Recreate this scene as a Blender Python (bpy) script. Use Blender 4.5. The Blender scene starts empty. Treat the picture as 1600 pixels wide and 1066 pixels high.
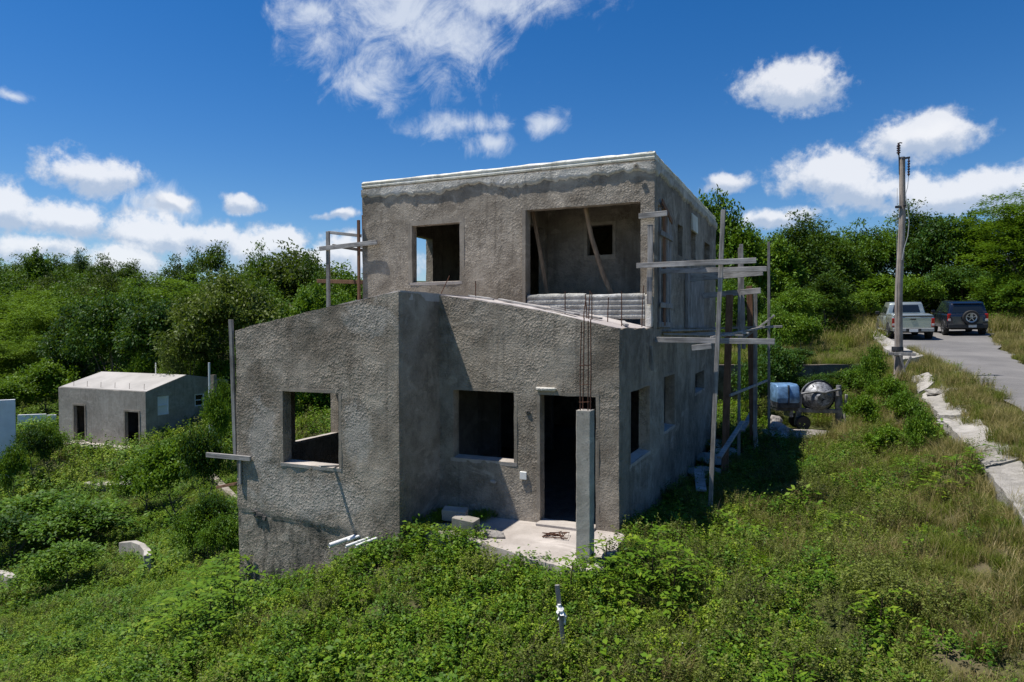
import bpy, bmesh, math, random
import numpy as np
from mathutils import Vector, Matrix, noise as mnoise
random.seed(7); np.random.seed(7)
C = bpy.context.scene.collection
S = bpy.context.scene
# ------------------------------------------------------------------ camera, world, sun, exposure
YAW, PITCH, ROLL = .4206, .0215, .0015
CAMP = Vector((2.786, -10.298, 3.213))
cam = bpy.data.objects.new('camera', bpy.data.cameras.new('camera')); C.objects.link(cam)
cam.data.lens = 23.957; cam.data.sensor_width = 36; cam.data.clip_end = 3000
cam.location = CAMP
cam.rotation_euler = (Matrix.Rotation(YAW, 3, 'Z') @ Matrix.Rotation(math.pi/2 - PITCH, 3, 'X') @ Matrix.Rotation(-ROLL, 3, 'Z')).to_euler()
S.camera = cam
SUN_DIR = Vector((1, .40, -2.5)).normalized()            # the way the light travels
sun = bpy.data.objects.new('sun', bpy.data.lights.new('sun', 'SUN')); C.objects.link(sun)
sun.data.energy = 4.6; sun.data.angle = math.radians(.53); sun.data.color = (1, .955, .88)
sun.rotation_euler = SUN_DIR.to_track_quat('-Z', 'Y').to_euler(); sun.location = (0, 0, 60)
S.view_settings.view_transform = 'Standard'; S.view_settings.look = 'None'
S.view_settings.exposure = .5; S.view_settings.gamma = 1; S.view_settings.use_curve_mapping = False
S.render.engine = 'CYCLES'
try:
    S.cycles.use_denoising = True; S.cycles.denoiser = 'OPENIMAGEDENOISE'
except Exception: pass
S.cycles.max_bounces = 6; S.cycles.diffuse_bounces = 3; S.cycles.glossy_bounces = 2
S.cycles.transmission_bounces = 4; S.cycles.transparent_max_bounces = 8
S.cycles.caustics_reflective = S.cycles.caustics_refractive = False

class NT:
    """short hand for node trees"""
    def __init__(s, tree): s.t = tree; s.t.nodes.clear()
    def n(s, typ, ins=None, **kw):
        nd = s.t.nodes.new(typ)
        for k, v in kw.items(): setattr(nd, k, v)
        for k, v in (ins or {}).items():
            sock = nd.inputs[k]
            if isinstance(v, bpy.types.NodeSocket): s.t.links.new(v, sock)
            else: sock.default_value = v
        return nd
    def math(s, op, a, b=0., c=None, clamp=False):
        d = {0: a, 1: b}
        if c is not None: d[2] = c
        return s.n('ShaderNodeMath', d, operation=op, use_clamp=clamp).outputs[0]
    def mix(s, f, a, b, typ='MIX'):
        nd = s.n('ShaderNodeMix', None, data_type='RGBA', blend_type=typ)
        for i, v in ((0, f), (6, a), (7, b)):
            if isinstance(v, bpy.types.NodeSocket): s.t.links.new(v, nd.inputs[i])
            else: nd.inputs[i].default_value = v if i == 0 else (tuple(v) + (1,))[:4]
        return nd.outputs[2]
    def ss(s, x, a, b):
        return s.n('ShaderNodeMapRange', {0: x, 1: a, 2: b, 3: 0., 4: 1.}, interpolation_type='SMOOTHSTEP').outputs[0]
    def noise(s, vec, scale, detail=5, rough=.55, dist=0., out=0):
        return s.n('ShaderNodeTexNoise', {'Vector': vec, 'Scale': scale, 'Detail': detail, 'Roughness': rough, 'Distortion': dist}).outputs[out]

world = bpy.data.worlds.new('World'); S.world = world; world.use_nodes = True
W = NT(world.node_tree)
geo = W.n('ShaderNodeTexCoord').outputs['Generated']
sky = W.n('ShaderNodeTexSky', sky_type='NISHITA', sun_disc=False)
sd = -SUN_DIR
sky.sun_elevation = math.asin(sd.z); sky.sun_rotation = math.atan2(sd.x, sd.y)
sky.altitude = 300; sky.air_density = 1.0; sky.dust_density = .15; sky.ozone_density = 4.0
# the deep saturated tropical blue: one grade over the whole sky
skyc = W.n('ShaderNodeHueSaturation', {'Hue': .507, 'Saturation': 1.36, 'Value': .92, 'Color': sky.outputs[0]}).outputs[0]
sep = W.n('ShaderNodeSeparateXYZ', {0: geo})
az = W.math('ARCTAN2', sep.outputs[0], sep.outputs[1]); el = W.math('ARCSINE', sep.outputs[2])
CLOUDS = [(-0.56,0.408,0.12,0.079,.14),(-0.719,0.41,0.077,0.027,.30),(-0.421,0.437,0.113,0.026,.14),(-0.641,0.352,0.054,0.037,.14),(-0.491,0.281,0.084,0.034,.30),(-0.37,0.29,0.039,0.028,.30),(-0.036,0.314,0.093,0.042),(-0.056,0.256,0.037,0.021,.30),(0.118,0.233,0.069,0.034),(0.024,0.196,0.088,0.047),(0.159,0.164,0.085,0.033),(-0.105,0.198,0.036,0.018),(0.221,0.164,0.036,0.026),(-0.046,0.143,0.057,0.019),(-0.967,0.189,0.058,0.03),(-0.9,0.162,0.03,0.013),(-1.054,0.141,0.046,0.036),(-0.994,0.128,0.05,0.03),(-0.911,0.114,0.062,0.035),(-1.027,0.095,0.057,0.025),(-0.835,0.115,0.051,0.024),(-0.799,0.166,0.032,0.016),(-0.738,0.115,0.055,0.029),(-0.668,0.157,0.03,0.011),(-0.646,0.104,0.054,0.027),(-0.95,0.075,0.07,0.03),(-0.76,0.10,0.07,0.035),(-0.69,0.085,0.07,0.03),(-0.60,0.08,0.07,0.03),(-0.53,0.39,0.06,0.05,.14),(-0.46,0.42,0.07,0.045,.14),(0.06,0.17,0.07,0.035),(0.24,0.15,0.06,0.03)]
rc = random.Random(3)
for k in range(16):                                       # the same sort of sky goes on all round
    a = .45 + k*.29 + rc.uniform(-.1, .1); a = a - 2*math.pi if a > math.pi else a
    CLOUDS.append((a, rc.uniform(.1, .5), rc.uniform(.05, .14), rc.uniform(.025, .06)))
warp = W.n('ShaderNodeTexNoise', {'Vector': geo, 'Scale': 9., 'Detail': 3., 'Roughness': .6}).outputs[1]
wsep = W.n('ShaderNodeSeparateXYZ', {0: warp})
azw = W.math('ADD', az, W.math('MULTIPLY_ADD', wsep.outputs[0], .09, -.045))
elw = W.math('ADD', el, W.math('MULTIPLY_ADD', wsep.outputs[1], .05, -.025))
CUM = [c for c in CLOUDS if len(c) == 4]
THIN = [(-0.57,0.415,0.17,0.10),(-0.43,0.44,0.14,0.035),(-0.70,0.415,0.09,0.03),(-0.62,0.34,0.075,0.045),(-0.505,0.285,0.075,0.022),(-0.455,0.258,0.038,0.018),(-0.37,0.29,0.036,0.025),(.13,.235,.05,.02),(-.90,.16,.06,.03),
        (-1.05,.262,.03,.008),(1.3,.5,.2,.08),(2.4,.4,.25,.1),(-2.2,.45,.2,.09),(-1.6,.5,.15,.05),(3.0,.6,.2,.08)]
def blobs(L, aa, ee):
    m = None; hg = None
    for a, e, ra, re in L:
        dx = W.math('MULTIPLY', W.math('SUBTRACT', aa, a), 1/ra); dy = W.math('MULTIPLY', W.math('SUBTRACT', ee, e), 1/re)
        v = W.math('SUBTRACT', 1., W.math('SQRT', W.math('ADD', W.math('MULTIPLY', dx, dx), W.math('MULTIPLY', dy, dy))))
        h = W.math('MULTIPLY', W.math('MAXIMUM', v, 0.), dy)
        m = v if m is None else W.math('MAXIMUM', m, v); hg = h if hg is None else W.math('ADD', hg, h)
    return W.math('MAXIMUM', m, -.8), hg
m, hgt = blobs(CUM, azw, elw)
cn = W.noise(geo, 16., 11, .62, .15); cn2 = W.noise(geo, 60., 8, .66)
bil = W.math('ABSOLUTE', W.math('MULTIPLY_ADD', W.noise(geo, 34., 5, .55), 2., -1.))
dens = W.math('ADD', W.math('MULTIPLY', m, 1.0), W.math('ADD', W.math('MULTIPLY_ADD', cn, 2.0, -.93), W.math('ADD', W.math('MULTIPLY_ADD', cn2, .55, -.275), W.math('MULTIPLY_ADD', bil, -.5, .1))))
cov = W.ss(dens, .04, .62)
thick = W.ss(W.math('ADD', dens, W.math('ADD', W.math('MULTIPLY', hgt, 3.2), W.math('MULTIPLY_ADD', cn2, 1.2, -.6))), -.05, 1.15)
m2, h2 = blobs(THIN, azw, elw)
fib = W.n('ShaderNodeMapping', {'Vector': geo, 'Rotation': (.2, .5, .9), 'Scale': (1., 2.6, 1.6)}).outputs[0]
f1 = W.noise(fib, 9., 12, .66, 1.1); f2 = W.noise(geo, 30., 8, .68, .4)
d2 = W.math('ADD', W.math('MULTIPLY', m2, .85), W.math('ADD', W.math('MULTIPLY_ADD', f1, 2.0, -.98), W.math('MULTIPLY_ADD', f2, .9, -.45)))
cov2 = W.math('MULTIPLY', W.ss(d2, -.05, .95), .80)
ccol = W.mix(thick, (4.1, 4.8, 6.0), (7.7, 7.8, 8.1))
fin = W.mix(W.math('MULTIPLY', cov, .86), W.mix(cov2, skyc, (6.3, 6.8, 7.6)), ccol)
bg = W.n('ShaderNodeBackground', {'Color': fin, 'Strength': .085})
W.t.links.new(bg.outputs[0], W.n('ShaderNodeOutputWorld').inputs[0])
world.cycles.sampling_method = 'MANUAL'; world.cycles.sample_map_resolution = 512

# ------------------------------------------------------------------ helpers
def at(px, depth):
    """ground plan point seen in the photograph's column px at a given depth"""
    l = (px - 800)/1064.7*depth
    return (CAMP.x + l*math.cos(YAW) - depth*math.sin(YAW), CAMP.y + l*math.sin(YAW) + depth*math.cos(YAW))

def new_mat(name, rough=.9, spec=.3):
    mt = bpy.data.materials.new(name); mt.use_nodes = True
    N = NT(mt.node_tree)
    b = N.n('ShaderNodeBsdfPrincipled', {'Roughness': rough, 'Specular IOR Level': spec})
    N.t.links.new(b.outputs[0], N.n('ShaderNodeOutputMaterial').inputs[0])
    return mt, N, b
def link(N, a, nd, s): N.t.links.new(a, nd.inputs[s])

def mat_plain(name, col, rough=.5, metal=0., var=.25, scale=8., bump=0., spec=.4):
    mt, N, b = new_mat(name, rough, spec)
    o = N.n('ShaderNodeTexCoord').outputs['Object']
    f = N.noise(o, scale, 6, .65)
    lo = [c*(1-var) for c in col]; hi = [min(1, c*(1+var)) for c in col]
    link(N, N.mix(N.ss(f, .3, .7), lo, hi), b, 'Base Color'); b.inputs['Metallic'].default_value = metal
    if bump:
        bp = N.n('ShaderNodeBump', {'Strength': bump, 'Distance': .01, 'Height': N.noise(o, scale*5, 6, .65)}).outputs[0]
        link(N, bp, b, 'Normal')
    return mt

def mat_concrete(name, dark, light, bump=.8, stain=True, smooth=False, lowstain=False, dist=.03):
    mt, N, b = new_mat(name, .93, .2)
    o = N.n('ShaderNodeNewGeometry').outputs['Position']
    patch = N.noise(o, .55, 7, .62, .6); mid = N.noise(o, 3.2, 6, .6, .3); fine = N.noise(o, 42, 5, .7)
    st = N.n('ShaderNodeMapping', {'Vector': o, 'Scale': (5, 5, .35)}).outputs[0]
    streak = N.noise(st, 1.6, 5, .6)
    f = N.math('ADD', N.math('MULTIPLY', patch, .9), N.math('ADD', N.math('MULTIPLY', mid, .45), N.math('MULTIPLY', fine, .3)))
    col = N.mix(N.ss(f, .62, 1.06), dark, light)
    if stain:
        col = N.mix(N.math('MULTIPLY', N.ss(streak, .53, .72), .38), col, [c*.45 for c in dark])
    pit = N.ss(N.noise(o, 24, 3, .5), .63, .72)
    col = N.mix(N.math('MULTIPLY', pit, .45), col, [c*.5 for c in dark])
    pt2 = N.ss(N.noise(N.n('ShaderNodeMapping', {'Vector': o, 'Rotation': (.2,.5,.7), 'Scale': (1.1,1.1,2.0)}).outputs[0], .8, 8, .68, 1.2), .54, .66)
    col = N.mix(N.math('MULTIPLY', pt2, .6), col, [min(.6, c*1.18) for c in light])
    dv = N.n('ShaderNodeVectorMath', {0: o, 1: N.n('ShaderNodeTexNoise', {'Vector': o, 'Scale': 2.5, 'Detail': 5.}).outputs[1]}, operation='ADD').outputs[0]
    ck = N.n('ShaderNodeTexVoronoi', {'Vector': dv, 'Scale': .55}, feature='DISTANCE_TO_EDGE').outputs[0]
    ck = N.math('MULTIPLY', N.math('SUBTRACT', 1., N.ss(ck, .0, .006)), N.ss(N.noise(o, .9, 2, .5), .5, .6))
    col = N.mix(N.math('MULTIPLY', ck, .55 if stain else 0.), col, [c*.35 for c in dark])
    if lowstain:                                          # damp, mossy staining of the old footing course
        z = N.n('ShaderNodeSeparateXYZ', {0: o}).outputs[2]
        edge = N.math('ADD', z, N.math('MULTIPLY_ADD', N.noise(o, 2.2, 5, .6), .5, -.25))
        low = N.math('SUBTRACT', 1., N.ss(edge, -.16, -.06))
        st2 = N.n('ShaderNodeMapping', {'Vector': o, 'Scale': (4, 4, 1.7)}).outputs[0]
        low = N.math('MULTIPLY', low, N.ss(N.noise(st2, 1.3, 7, .7, .6), .46, .60))
        col = N.mix(N.math('MULTIPLY', low, .72), col, (.05, .052, .044))
        sx_ = N.n('ShaderNodeSeparateXYZ', {0: o}).outputs      # skim coats rubbed on by hand, each with its own outline
        for px_, pz_, rx_, rz_ in ((-5.1,.35,1.35,.42),(-6.05,1.25,.35,.75),(-4.0,1.5,.3,.5),(-3.75,3.35,.5,.3)):
            ex_ = N.math('MULTIPLY', N.math('SUBTRACT', sx_[0], px_), 1/rx_); ez_ = N.math('MULTIPLY', N.math('SUBTRACT', sx_[2], pz_), 1/rz_)
            dd2 = N.math('SQRT', N.math('ADD', N.math('MULTIPLY', ex_, ex_), N.math('MULTIPLY', ez_, ez_)))
            mk = N.ss(N.math('ADD', N.math('SUBTRACT', 1., dd2), N.math('MULTIPLY_ADD', N.noise(o, 2.6, 8, .7, .8), 2.4, -1.2)), -.1, .35)
            mk = N.math('MULTIPLY', mk, N.math('SUBTRACT', 1., N.ss(sx_[1], -1.0, -.9)))
            col = N.mix(N.math('MULTIPLY', mk, .5), col, (.46,.435,.395))
        crack = N.math('SUBTRACT', 1., N.ss(N.math('ABSOLUTE', N.math('ADD', edge, .02)), .0, .012))
        col = N.mix(N.math('MULTIPLY', crack, .0), col, (.03, .03, .028))
    link(N, col, b, 'Base Color')
    h = N.math('ADD', N.math('MULTIPLY', N.noise(o, 30, 7, .7, .3), .7), N.math('MULTIPLY', N.noise(o, 4.5, 4, .6), .5))
    if not smooth:                                        # thrown plaster: flat topped lumps with pits between, rubbed smooth in places
        rgh = N.ss(N.noise(o, 1.05, 6, .62, .8), .36, .60)
        od = N.n('ShaderNodeVectorMath', {0: o, 1: N.n('ShaderNodeVectorMath', {0: N.n('ShaderNodeTexNoise', {'Vector': o, 'Scale': 16., 'Detail': 4.}).outputs[1], 1: (.055,.055,.055)}, operation='MULTIPLY').outputs[0]}, operation='ADD').outputs[0]
        v1 = N.n('ShaderNodeTexVoronoi', {'Vector': od, 'Scale': 19.}).outputs[0]; v2 = N.n('ShaderNodeTexVoronoi', {'Vector': od, 'Scale': 41.}).outputs[0]
        lump = N.math('ADD', N.math('MULTIPLY', N.math('SUBTRACT', 1., N.ss(v1, .12, .62)), .65), N.math('MULTIPLY', N.math('SUBTRACT', 1., N.ss(v2, .1, .6)), .35))
        h = N.math('ADD', h, N.math('MULTIPLY', N.math('MULTIPLY', lump, rgh), .55))
        sm = N.noise(N.n('ShaderNodeMapping', {'Vector': o, 'Rotation': (0,.6,.3), 'Scale': (9,9,1.6)}).outputs[0], 1.0, 4, .6)
        h = N.math('ADD', h, N.math('MULTIPLY', sm, .35))
        pitd = N.math('MULTIPLY', N.math('MULTIPLY', N.math('SUBTRACT', 1., lump), rgh), N.ss(N.noise(o, 7, 3, .5), .42, .62))
        col = N.mix(N.math('MULTIPLY', pitd, .35), col, [c*.45 for c in dark]); link(N, col, b, 'Base Color')
    bp = N.n('ShaderNodeBump', {'Strength': bump, 'Distance': dist, 'Height': h}).outputs[0]
    link(N, bp, b, 'Normal')
    return mt

def mat_wood(name, dark, light, axis='Z'):
    mt, N, b = new_mat(name, .85, .2)
    o = N.n('ShaderNodeNewGeometry').outputs['Position']
    sc = {'Z': (14, 14, .8), 'X': (.8, 14, 14), 'Y': (14, .8, 14)}[axis]
    g = N.noise(N.n('ShaderNodeMapping', {'Vector': o, 'Scale': sc}).outputs[0], 2.2, 7, .65)
    blot = N.noise(o, 2.6, 4, .6)
    link(N, N.mix(N.ss(N.math('ADD', N.math('MULTIPLY', g, .7), N.math('MULTIPLY', blot, .5)), .42, .78), dark, light), b, 'Base Color')
    link(N, N.n('ShaderNodeBump', {'Strength': .5, 'Distance': .006, 'Height': g}).outputs[0], b, 'Normal')
    return mt

def mat_leaf(name, stops, trans=.35, rough=.55, objvar=.25):
    """stops: colours along the leaf's own tint value; the hue shifts from plant to plant"""
    mt = bpy.data.materials.new(name); mt.use_nodes = True
    N = NT(mt.node_tree)
    v = N.n('ShaderNodeAttribute', attribute_name='tint').outputs['Fac']
    rnd = N.n('ShaderNodeObjectInfo').outputs['Random']
    v = N.math('ADD', v, N.math('MULTIPLY_ADD', rnd, objvar, -objvar/2), clamp=True)
    cr = N.n('ShaderNodeValToRGB', {0: v}); e = cr.color_ramp.elements
    e[0].position = 0; e[0].color = tuple(stops[0])+(1,); e[1].position = 1; e[1].color = tuple(stops[-1])+(1,)
    for k in range(1, len(stops)-1):
        q_ = e.new(k/(len(stops)-1)); q_.color = tuple(stops[k])+(1,)
    d = N.n('ShaderNodeBsdfPrincipled', {'Base Color': cr.outputs[0], 'Roughness': rough, 'Specular IOR Level': .18})
    tcol = N.mix(.5, cr.outputs[0], (.17, .26, .012))
    t = N.n('ShaderNodeBsdfTranslucent', {'Color': tcol})
    mx = N.n('ShaderNodeMixShader', {0: trans, 1: d.outputs[0], 2: t.outputs[0]})
    N.t.links.new(mx.outputs[0], N.n('ShaderNodeOutputMaterial').inputs[0])
    return mt

class MB:
    def __init__(s): s.v = []; s.f = []
    def add(s, vs, fs):
        o = len(s.v); s.v += [tuple(v) for v in vs]; s.f += [tuple(i + o for i in f) for f in fs]; return s
    def box(s, c, size, rz=0., jit=0.):
        c = Vector(c); M = Matrix.Rotation(rz, 3, 'Z'); vs = []
        for dz in (-1, 1):
            for dx, dy in ((-1,-1),(1,-1),(1,1),(-1,1)):
                p = Vector((dx*size[0]/2, dy*size[1]/2, dz*size[2]/2))
                if jit: p += Vector((random.uniform(-jit, jit), random.uniform(-jit, jit), random.uniform(-jit, jit)))
                vs.append(M @ p + c)
        return s.add(vs, [(3,2,1,0),(4,5,6,7),(0,1,5,4),(1,2,6,5),(2,3,7,6),(3,0,4,7)])
    def beam(s, p0, p1, w, h, roll=0., n=1, bow=0.):
        """a board from p0 to p1: w across, h thick"""
        p0, p1 = Vector(p0), Vector(p1); d = (p1-p0).normalized()
        up = Vector((0,0,1)) if abs(d.z) < .9 else Vector((0,1,0))
        x = d.cross(up).normalized(); y = x.cross(d)
        R = Matrix.Rotation(roll, 3, d); x = R @ x; y = R @ y
        vs = []; fs = []
        for k in range(n+1):
            t = k/n; c = p0.lerp(p1, t) + y*bow*math.sin(math.pi*t)
            vs += [c - x*w/2 - y*h/2, c + x*w/2 - y*h/2, c + x*w/2 + y*h/2, c - x*w/2 + y*h/2]
        for k in range(n):
            a = 4*k
            for i in range(4): fs.append((a+i, a+(i+1)%4, a+4+(i+1)%4, a+4+i))
        fs += [(3,2,1,0), tuple(4*n+i for i in range(4))]
        return s.add(vs, fs)
    def tube(s, pts, r, n=8, cap=True):
        """r: one radius or one per point"""
        pts = [Vector(p) for p in pts]; rs = r if isinstance(r, (list, tuple)) else [r]*len(pts)
        vs = []; fs = []; prev = None
        for k, p in enumerate(pts):
            d = (pts[min(k+1, len(pts)-1)] - pts[max(k-1, 0)]).normalized()
            if prev is None:
                up = Vector((0,0,1)) if abs(d.z) < .9 else Vector((1,0,0)); x = d.cross(up).normalized()
            else: x = (prev - d*prev.dot(d)).normalized()
            prev = x; y = d.cross(x)
            for i in range(n):
                a = 2*math.pi*i/n; vs.append(p + (x*math.cos(a) + y*math.sin(a))*rs[k])
        for k in range(len(pts)-1):
            for i in range(n): fs.append((k*n+i, k*n+(i+1)%n, (k+1)*n+(i+1)%n, (k+1)*n+i))
        if cap: fs += [tuple(range(n-1, -1, -1)), tuple((len(pts)-1)*n+i for i in range(n))]
        return s.add(vs, fs)
    def lathe(s, prof, M=Matrix.Identity(4), n=24):
        """prof: (radius, height) pairs about local z"""
        vs = []; fs = []
        for r, h in prof:
            for i in range(n):
                a = 2*math.pi*i/n; vs.append(M @ Vector((r*math.cos(a), r*math.sin(a), h)))
        for k in range(len(prof)-1):
            for i in range(n): fs.append((k*n+i, k*n+(i+1)%n, (k+1)*n+(i+1)%n, (k+1)*n+i))
        fs += [tuple(range(n-1, -1, -1)), tuple((len(prof)-1)*n+i for i in range(n))]
        return s.add(vs, fs)
    def prism(s, poly, a, b, fn):
        """poly (u,v) swept from a to b; fn(u,v,t) -> xyz"""
        n = len(poly); vs = [fn(u, v, a) for u, v in poly] + [fn(u, v, b) for u, v in poly]
        fs = [tuple(range(n-1, -1, -1)), tuple(range(n, 2*n))] + [(i, (i+1) % n, n+(i+1) % n, n+i) for i in range(n)]
        return s.add(vs, fs)
    def hull(s, rings):
        n = len(rings[0]); vs = [p for r in rings for p in r]; fs = []
        for k in range(len(rings)-1):
            for i in range(n): fs.append((k*n+i, k*n+(i+1)%n, (k+1)*n+(i+1)%n, (k+1)*n+i))
        fs += [tuple(range(n-1, -1, -1)), tuple((len(rings)-1)*n+i for i in range(n))]
        return s.add(vs, fs)
    def build(s, name, mt, parent=None, bevel=0., smooth=None, seg=1):
        me = bpy.data.meshes.new(name); me.from_pydata([tuple(v) for v in s.v], [], s.f)
        bm = bmesh.new(); bm.from_mesh(me); bmesh.ops.recalc_face_normals(bm, faces=bm.faces)
        if bevel: bmesh.ops.bevel(bm, geom=list(bm.edges), offset=bevel, segments=seg, profile=.5, affect='EDGES', clamp_overlap=True)
        bm.to_mesh(me); bm.free()
        me.materials.append(mt)
        if smooth:
            for p in me.polygons: p.use_smooth = True
            me.set_sharp_from_angle(angle=math.radians(smooth))
        o = bpy.data.objects.new(name, me); C.objects.link(o)
        if parent is not None: o.parent = parent; o.matrix_parent_inverse = Matrix.Translation(-parent.location) if parent.type == 'EMPTY' and not parent.get('local') else Matrix.Identity(4)
        return o

def fast_mesh(name, verts, quads, mt, tint=None, tri=False):
    me = bpy.data.meshes.new(name); k = quads.shape[1]
    me.vertices.add(len(verts)); me.vertices.foreach_set('co', verts.astype(np.float32).ravel())
    me.loops.add(quads.size); me.loops.foreach_set('vertex_index', quads.astype(np.int32).ravel())
    me.polygons.add(len(quads)); me.polygons.foreach_set('loop_start', np.arange(0, quads.size, k, dtype=np.int32))
    if tint is not None:
        a = me.attributes.new('tint', 'FLOAT', 'POINT'); a.data.foreach_set('value', tint.astype(np.float32))
    me.update(calc_edges=True); me.materials.append(mt)
    return me

def tag(o, label=None, cat=None, group=None, kind=None):
    for k, v in (('label', label), ('category', cat), ('group', group), ('kind', kind)):
        if v: o[k] = v
    return o
def thing(name, label, cat, loc=(0,0,0), group=None, local=False, rz=0.):
    """an Empty at the thing's base; local=True: its parts are modelled about that base"""
    o = bpy.data.objects.new(name, None); C.objects.link(o); o.location = loc; o.rotation_euler = (0,0,rz)
    o.empty_display_size = .3
    if local: o['local'] = True
    return tag(o, label, cat, group)
def copy_tree(o, loc, rz=0., sc=1., label=None, group=None):
    c = o.copy(); C.objects.link(c); c.location = loc; c.rotation_euler = (0,0,rz); c.scale = (sc,)*3 if not isinstance(sc, tuple) else sc
    if label: c['label'] = label
    if group: c['group'] = group
    for ch in o.children:
        d = ch.copy(); C.objects.link(d); d.parent = c
        for g in ch.children:
            e = g.copy(); C.objects.link(e); e.parent = d
    return c

# ------------------------------------------------------------------ materials
M = {}
M['wall'] = mat_concrete('rough_plaster', (.175,.146,.113), (.42,.368,.302), bump=.9, lowstain=True)
M['wall_smooth'] = mat_concrete('smooth_plaster', (.185,.157,.124), (.345,.305,.252), bump=.4, smooth=True, dist=.012)
M['band'] = mat_concrete('white_plaster', (.36,.335,.29), (.66,.63,.565), bump=.9)
M['slab'] = mat_concrete('pale_slab', (.30,.265,.235), (.48,.435,.395), bump=.5, stain=False, smooth=True, dist=.01)
M['roof'] = mat_concrete('roof_concrete', (.34,.30,.28), (.52,.48,.45), bump=.5, stain=False, smooth=True, dist=.015)
M['oldcon'] = mat_concrete('weathered_concrete', (.26,.236,.202), (.47,.435,.385), bump=.45, stain=False, smooth=True, dist=.012)
M['rock'] = mat_concrete('rubble_concrete', (.2,.18,.16), (.42,.39,.36), bump=.9, stain=False)
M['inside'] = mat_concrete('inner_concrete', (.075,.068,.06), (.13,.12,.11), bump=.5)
M['foam'] = mat_concrete('foam', (.62,.595,.50), (.86,.84,.75), bump=.6, stain=True, dist=.012)
M['wood'] = mat_wood('grey_timber', (.14,.13,.12), (.38,.36,.34))
M['woodx'] = mat_wood('grey_timber_across', (.17,.16,.15), (.46,.44,.42), 'X')
M['brown'] = mat_wood('brown_timber', (.12,.062,.036), (.27,.15,.092))
M['pale'] = mat_wood('peeled_pole', (.16,.11,.075), (.34,.25,.17))
M['pole'] = mat_wood('weathered_pole', (.19,.155,.13), (.44,.37,.31))
M['rust'] = mat_plain('rusty_steel', (.085,.036,.02), .85, .0, .5, 30, .3)
M['white'] = mat_plain('white_plastic', (.72,.72,.70), .45, 0, .1, 4)
M['whitewall'] = mat_plain('white_paint', (.72,.73,.76), .7, 0, .08, 1.5)
M['dark'] = mat_plain('black_rubber', (.018,.018,.018), .7, 0, .3, 10)
M['iron'] = mat_plain('dark_iron', (.05,.052,.058), .55, .5, .5, 9, .3)
M['porcelain'] = mat_plain('brown_porcelain', (.05,.03,.025), .25, 0, .2, 9)
M['cable'] = mat_plain('grey_cable', (.35,.36,.37), .5, 0, .1, 9)
M['glass'] = mat_plain('dark_glass', (.012,.015,.018), .06, 0, .1, 2, spec=.6)

def mat_leafset():
    M['leaf_mid'] = mat_leaf('green_leaves', [(.018,.048,.004), (.046,.112,.007), (.095,.188,.011), (.165,.255,.018)], .25)
    M['leaf_dark'] = mat_leaf('dark_leaves', [(.010,.028,.004), (.025,.064,.006), (.052,.112,.010), (.10,.165,.015)], .22)
    M['leaf_light'] = mat_leaf('light_leaves', [(.030,.080,.005), (.070,.150,.008), (.120,.215,.011), (.185,.265,.018)], .3)
    M['leaf_olive'] = mat_leaf('olive_leaves', [(.028,.048,.009), (.064,.098,.015), (.105,.142,.024), (.150,.180,.04)], .25)
    M['leaf_blue'] = mat_leaf('deep_green_leaves', [(.008,.028,.005), (.019,.062,.008), (.040,.104,.012), (.078,.148,.016)], .22)
    M['weed'] = mat_leaf('weed_leaves', [(.034,.075,.006), (.095,.180,.011), (.175,.275,.016), (.30,.365,.035)], .35, objvar=.5)
    M['herb'] = mat_leaf('herb_leaves', [(.045,.044,.016), (.085,.100,.022), (.13,.165,.028), (.19,.22,.04)], .3, objvar=.6)
    M['grass'] = mat_leaf('grass_blades', [(.065,.10,.010), (.12,.165,.017), (.175,.205,.03), (.26,.245,.07)], .4, objvar=.5)
    M['straw'] = mat_leaf('dry_grass_blades', [(.11,.105,.028), (.20,.168,.055), (.30,.24,.095), (.40,.34,.17)], .35, objvar=.4)
    M['twig'] = mat_leaf('dry_stalks', [(.05,.034,.022), (.09,.062,.038), (.14,.105,.07)], trans=.1)
    M['bark'] = mat_wood('bark', (.07,.055,.045), (.2,.17,.14))
mat_leafset()

def mat_ground():
    mt, N, b = new_mat('ground_soil', .97, .1)
    o = N.n('ShaderNodeNewGeometry').outputs['Position']
    f = N.noise(o, .35, 7, .6); g = N.noise(o, 6., 6, .65)
    c = N.mix(N.ss(g, .35, .68), (.035,.045,.014), (.085,.085,.035))
    c = N.mix(N.ss(f, .52, .68), c, (.12,.10,.06))
    link(N, c, b, 'Base Color')
    link(N, N.n('ShaderNodeBump', {'Strength': .8, 'Distance': .06, 'Height': g}).outputs[0], b, 'Normal')
    return mt
M['ground'] = mat_ground()
def mat_road():
    mt, N, b = new_mat('old_asphalt', .9, .25)
    o = N.n('ShaderNodeNewGeometry').outputs['Position']
    f = N.noise(o, .45, 6, .6); g = N.noise(o, 60., 4, .7); sp = N.n('ShaderNodeTexVoronoi', {'Vector': o, 'Scale': 26.}).outputs[0]
    c = N.mix(N.ss(f, .35, .68), (.125,.12,.116), (.20,.19,.18))
    c = N.mix(N.math('MULTIPLY', N.ss(g, .42, .65), .5), c, (.24,.23,.22))
    c = N.mix(N.math('MULTIPLY', N.ss(sp, .0, .22), .0), c, (.3,.29,.27))
    link(N, c, b, 'Base Color')
    link(N, N.n('ShaderNodeBump', {'Strength': .7, 'Distance': .02, 'Height': g}).outputs[0], b, 'Normal')
    return mt
M['road'] = mat_road()

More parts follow.
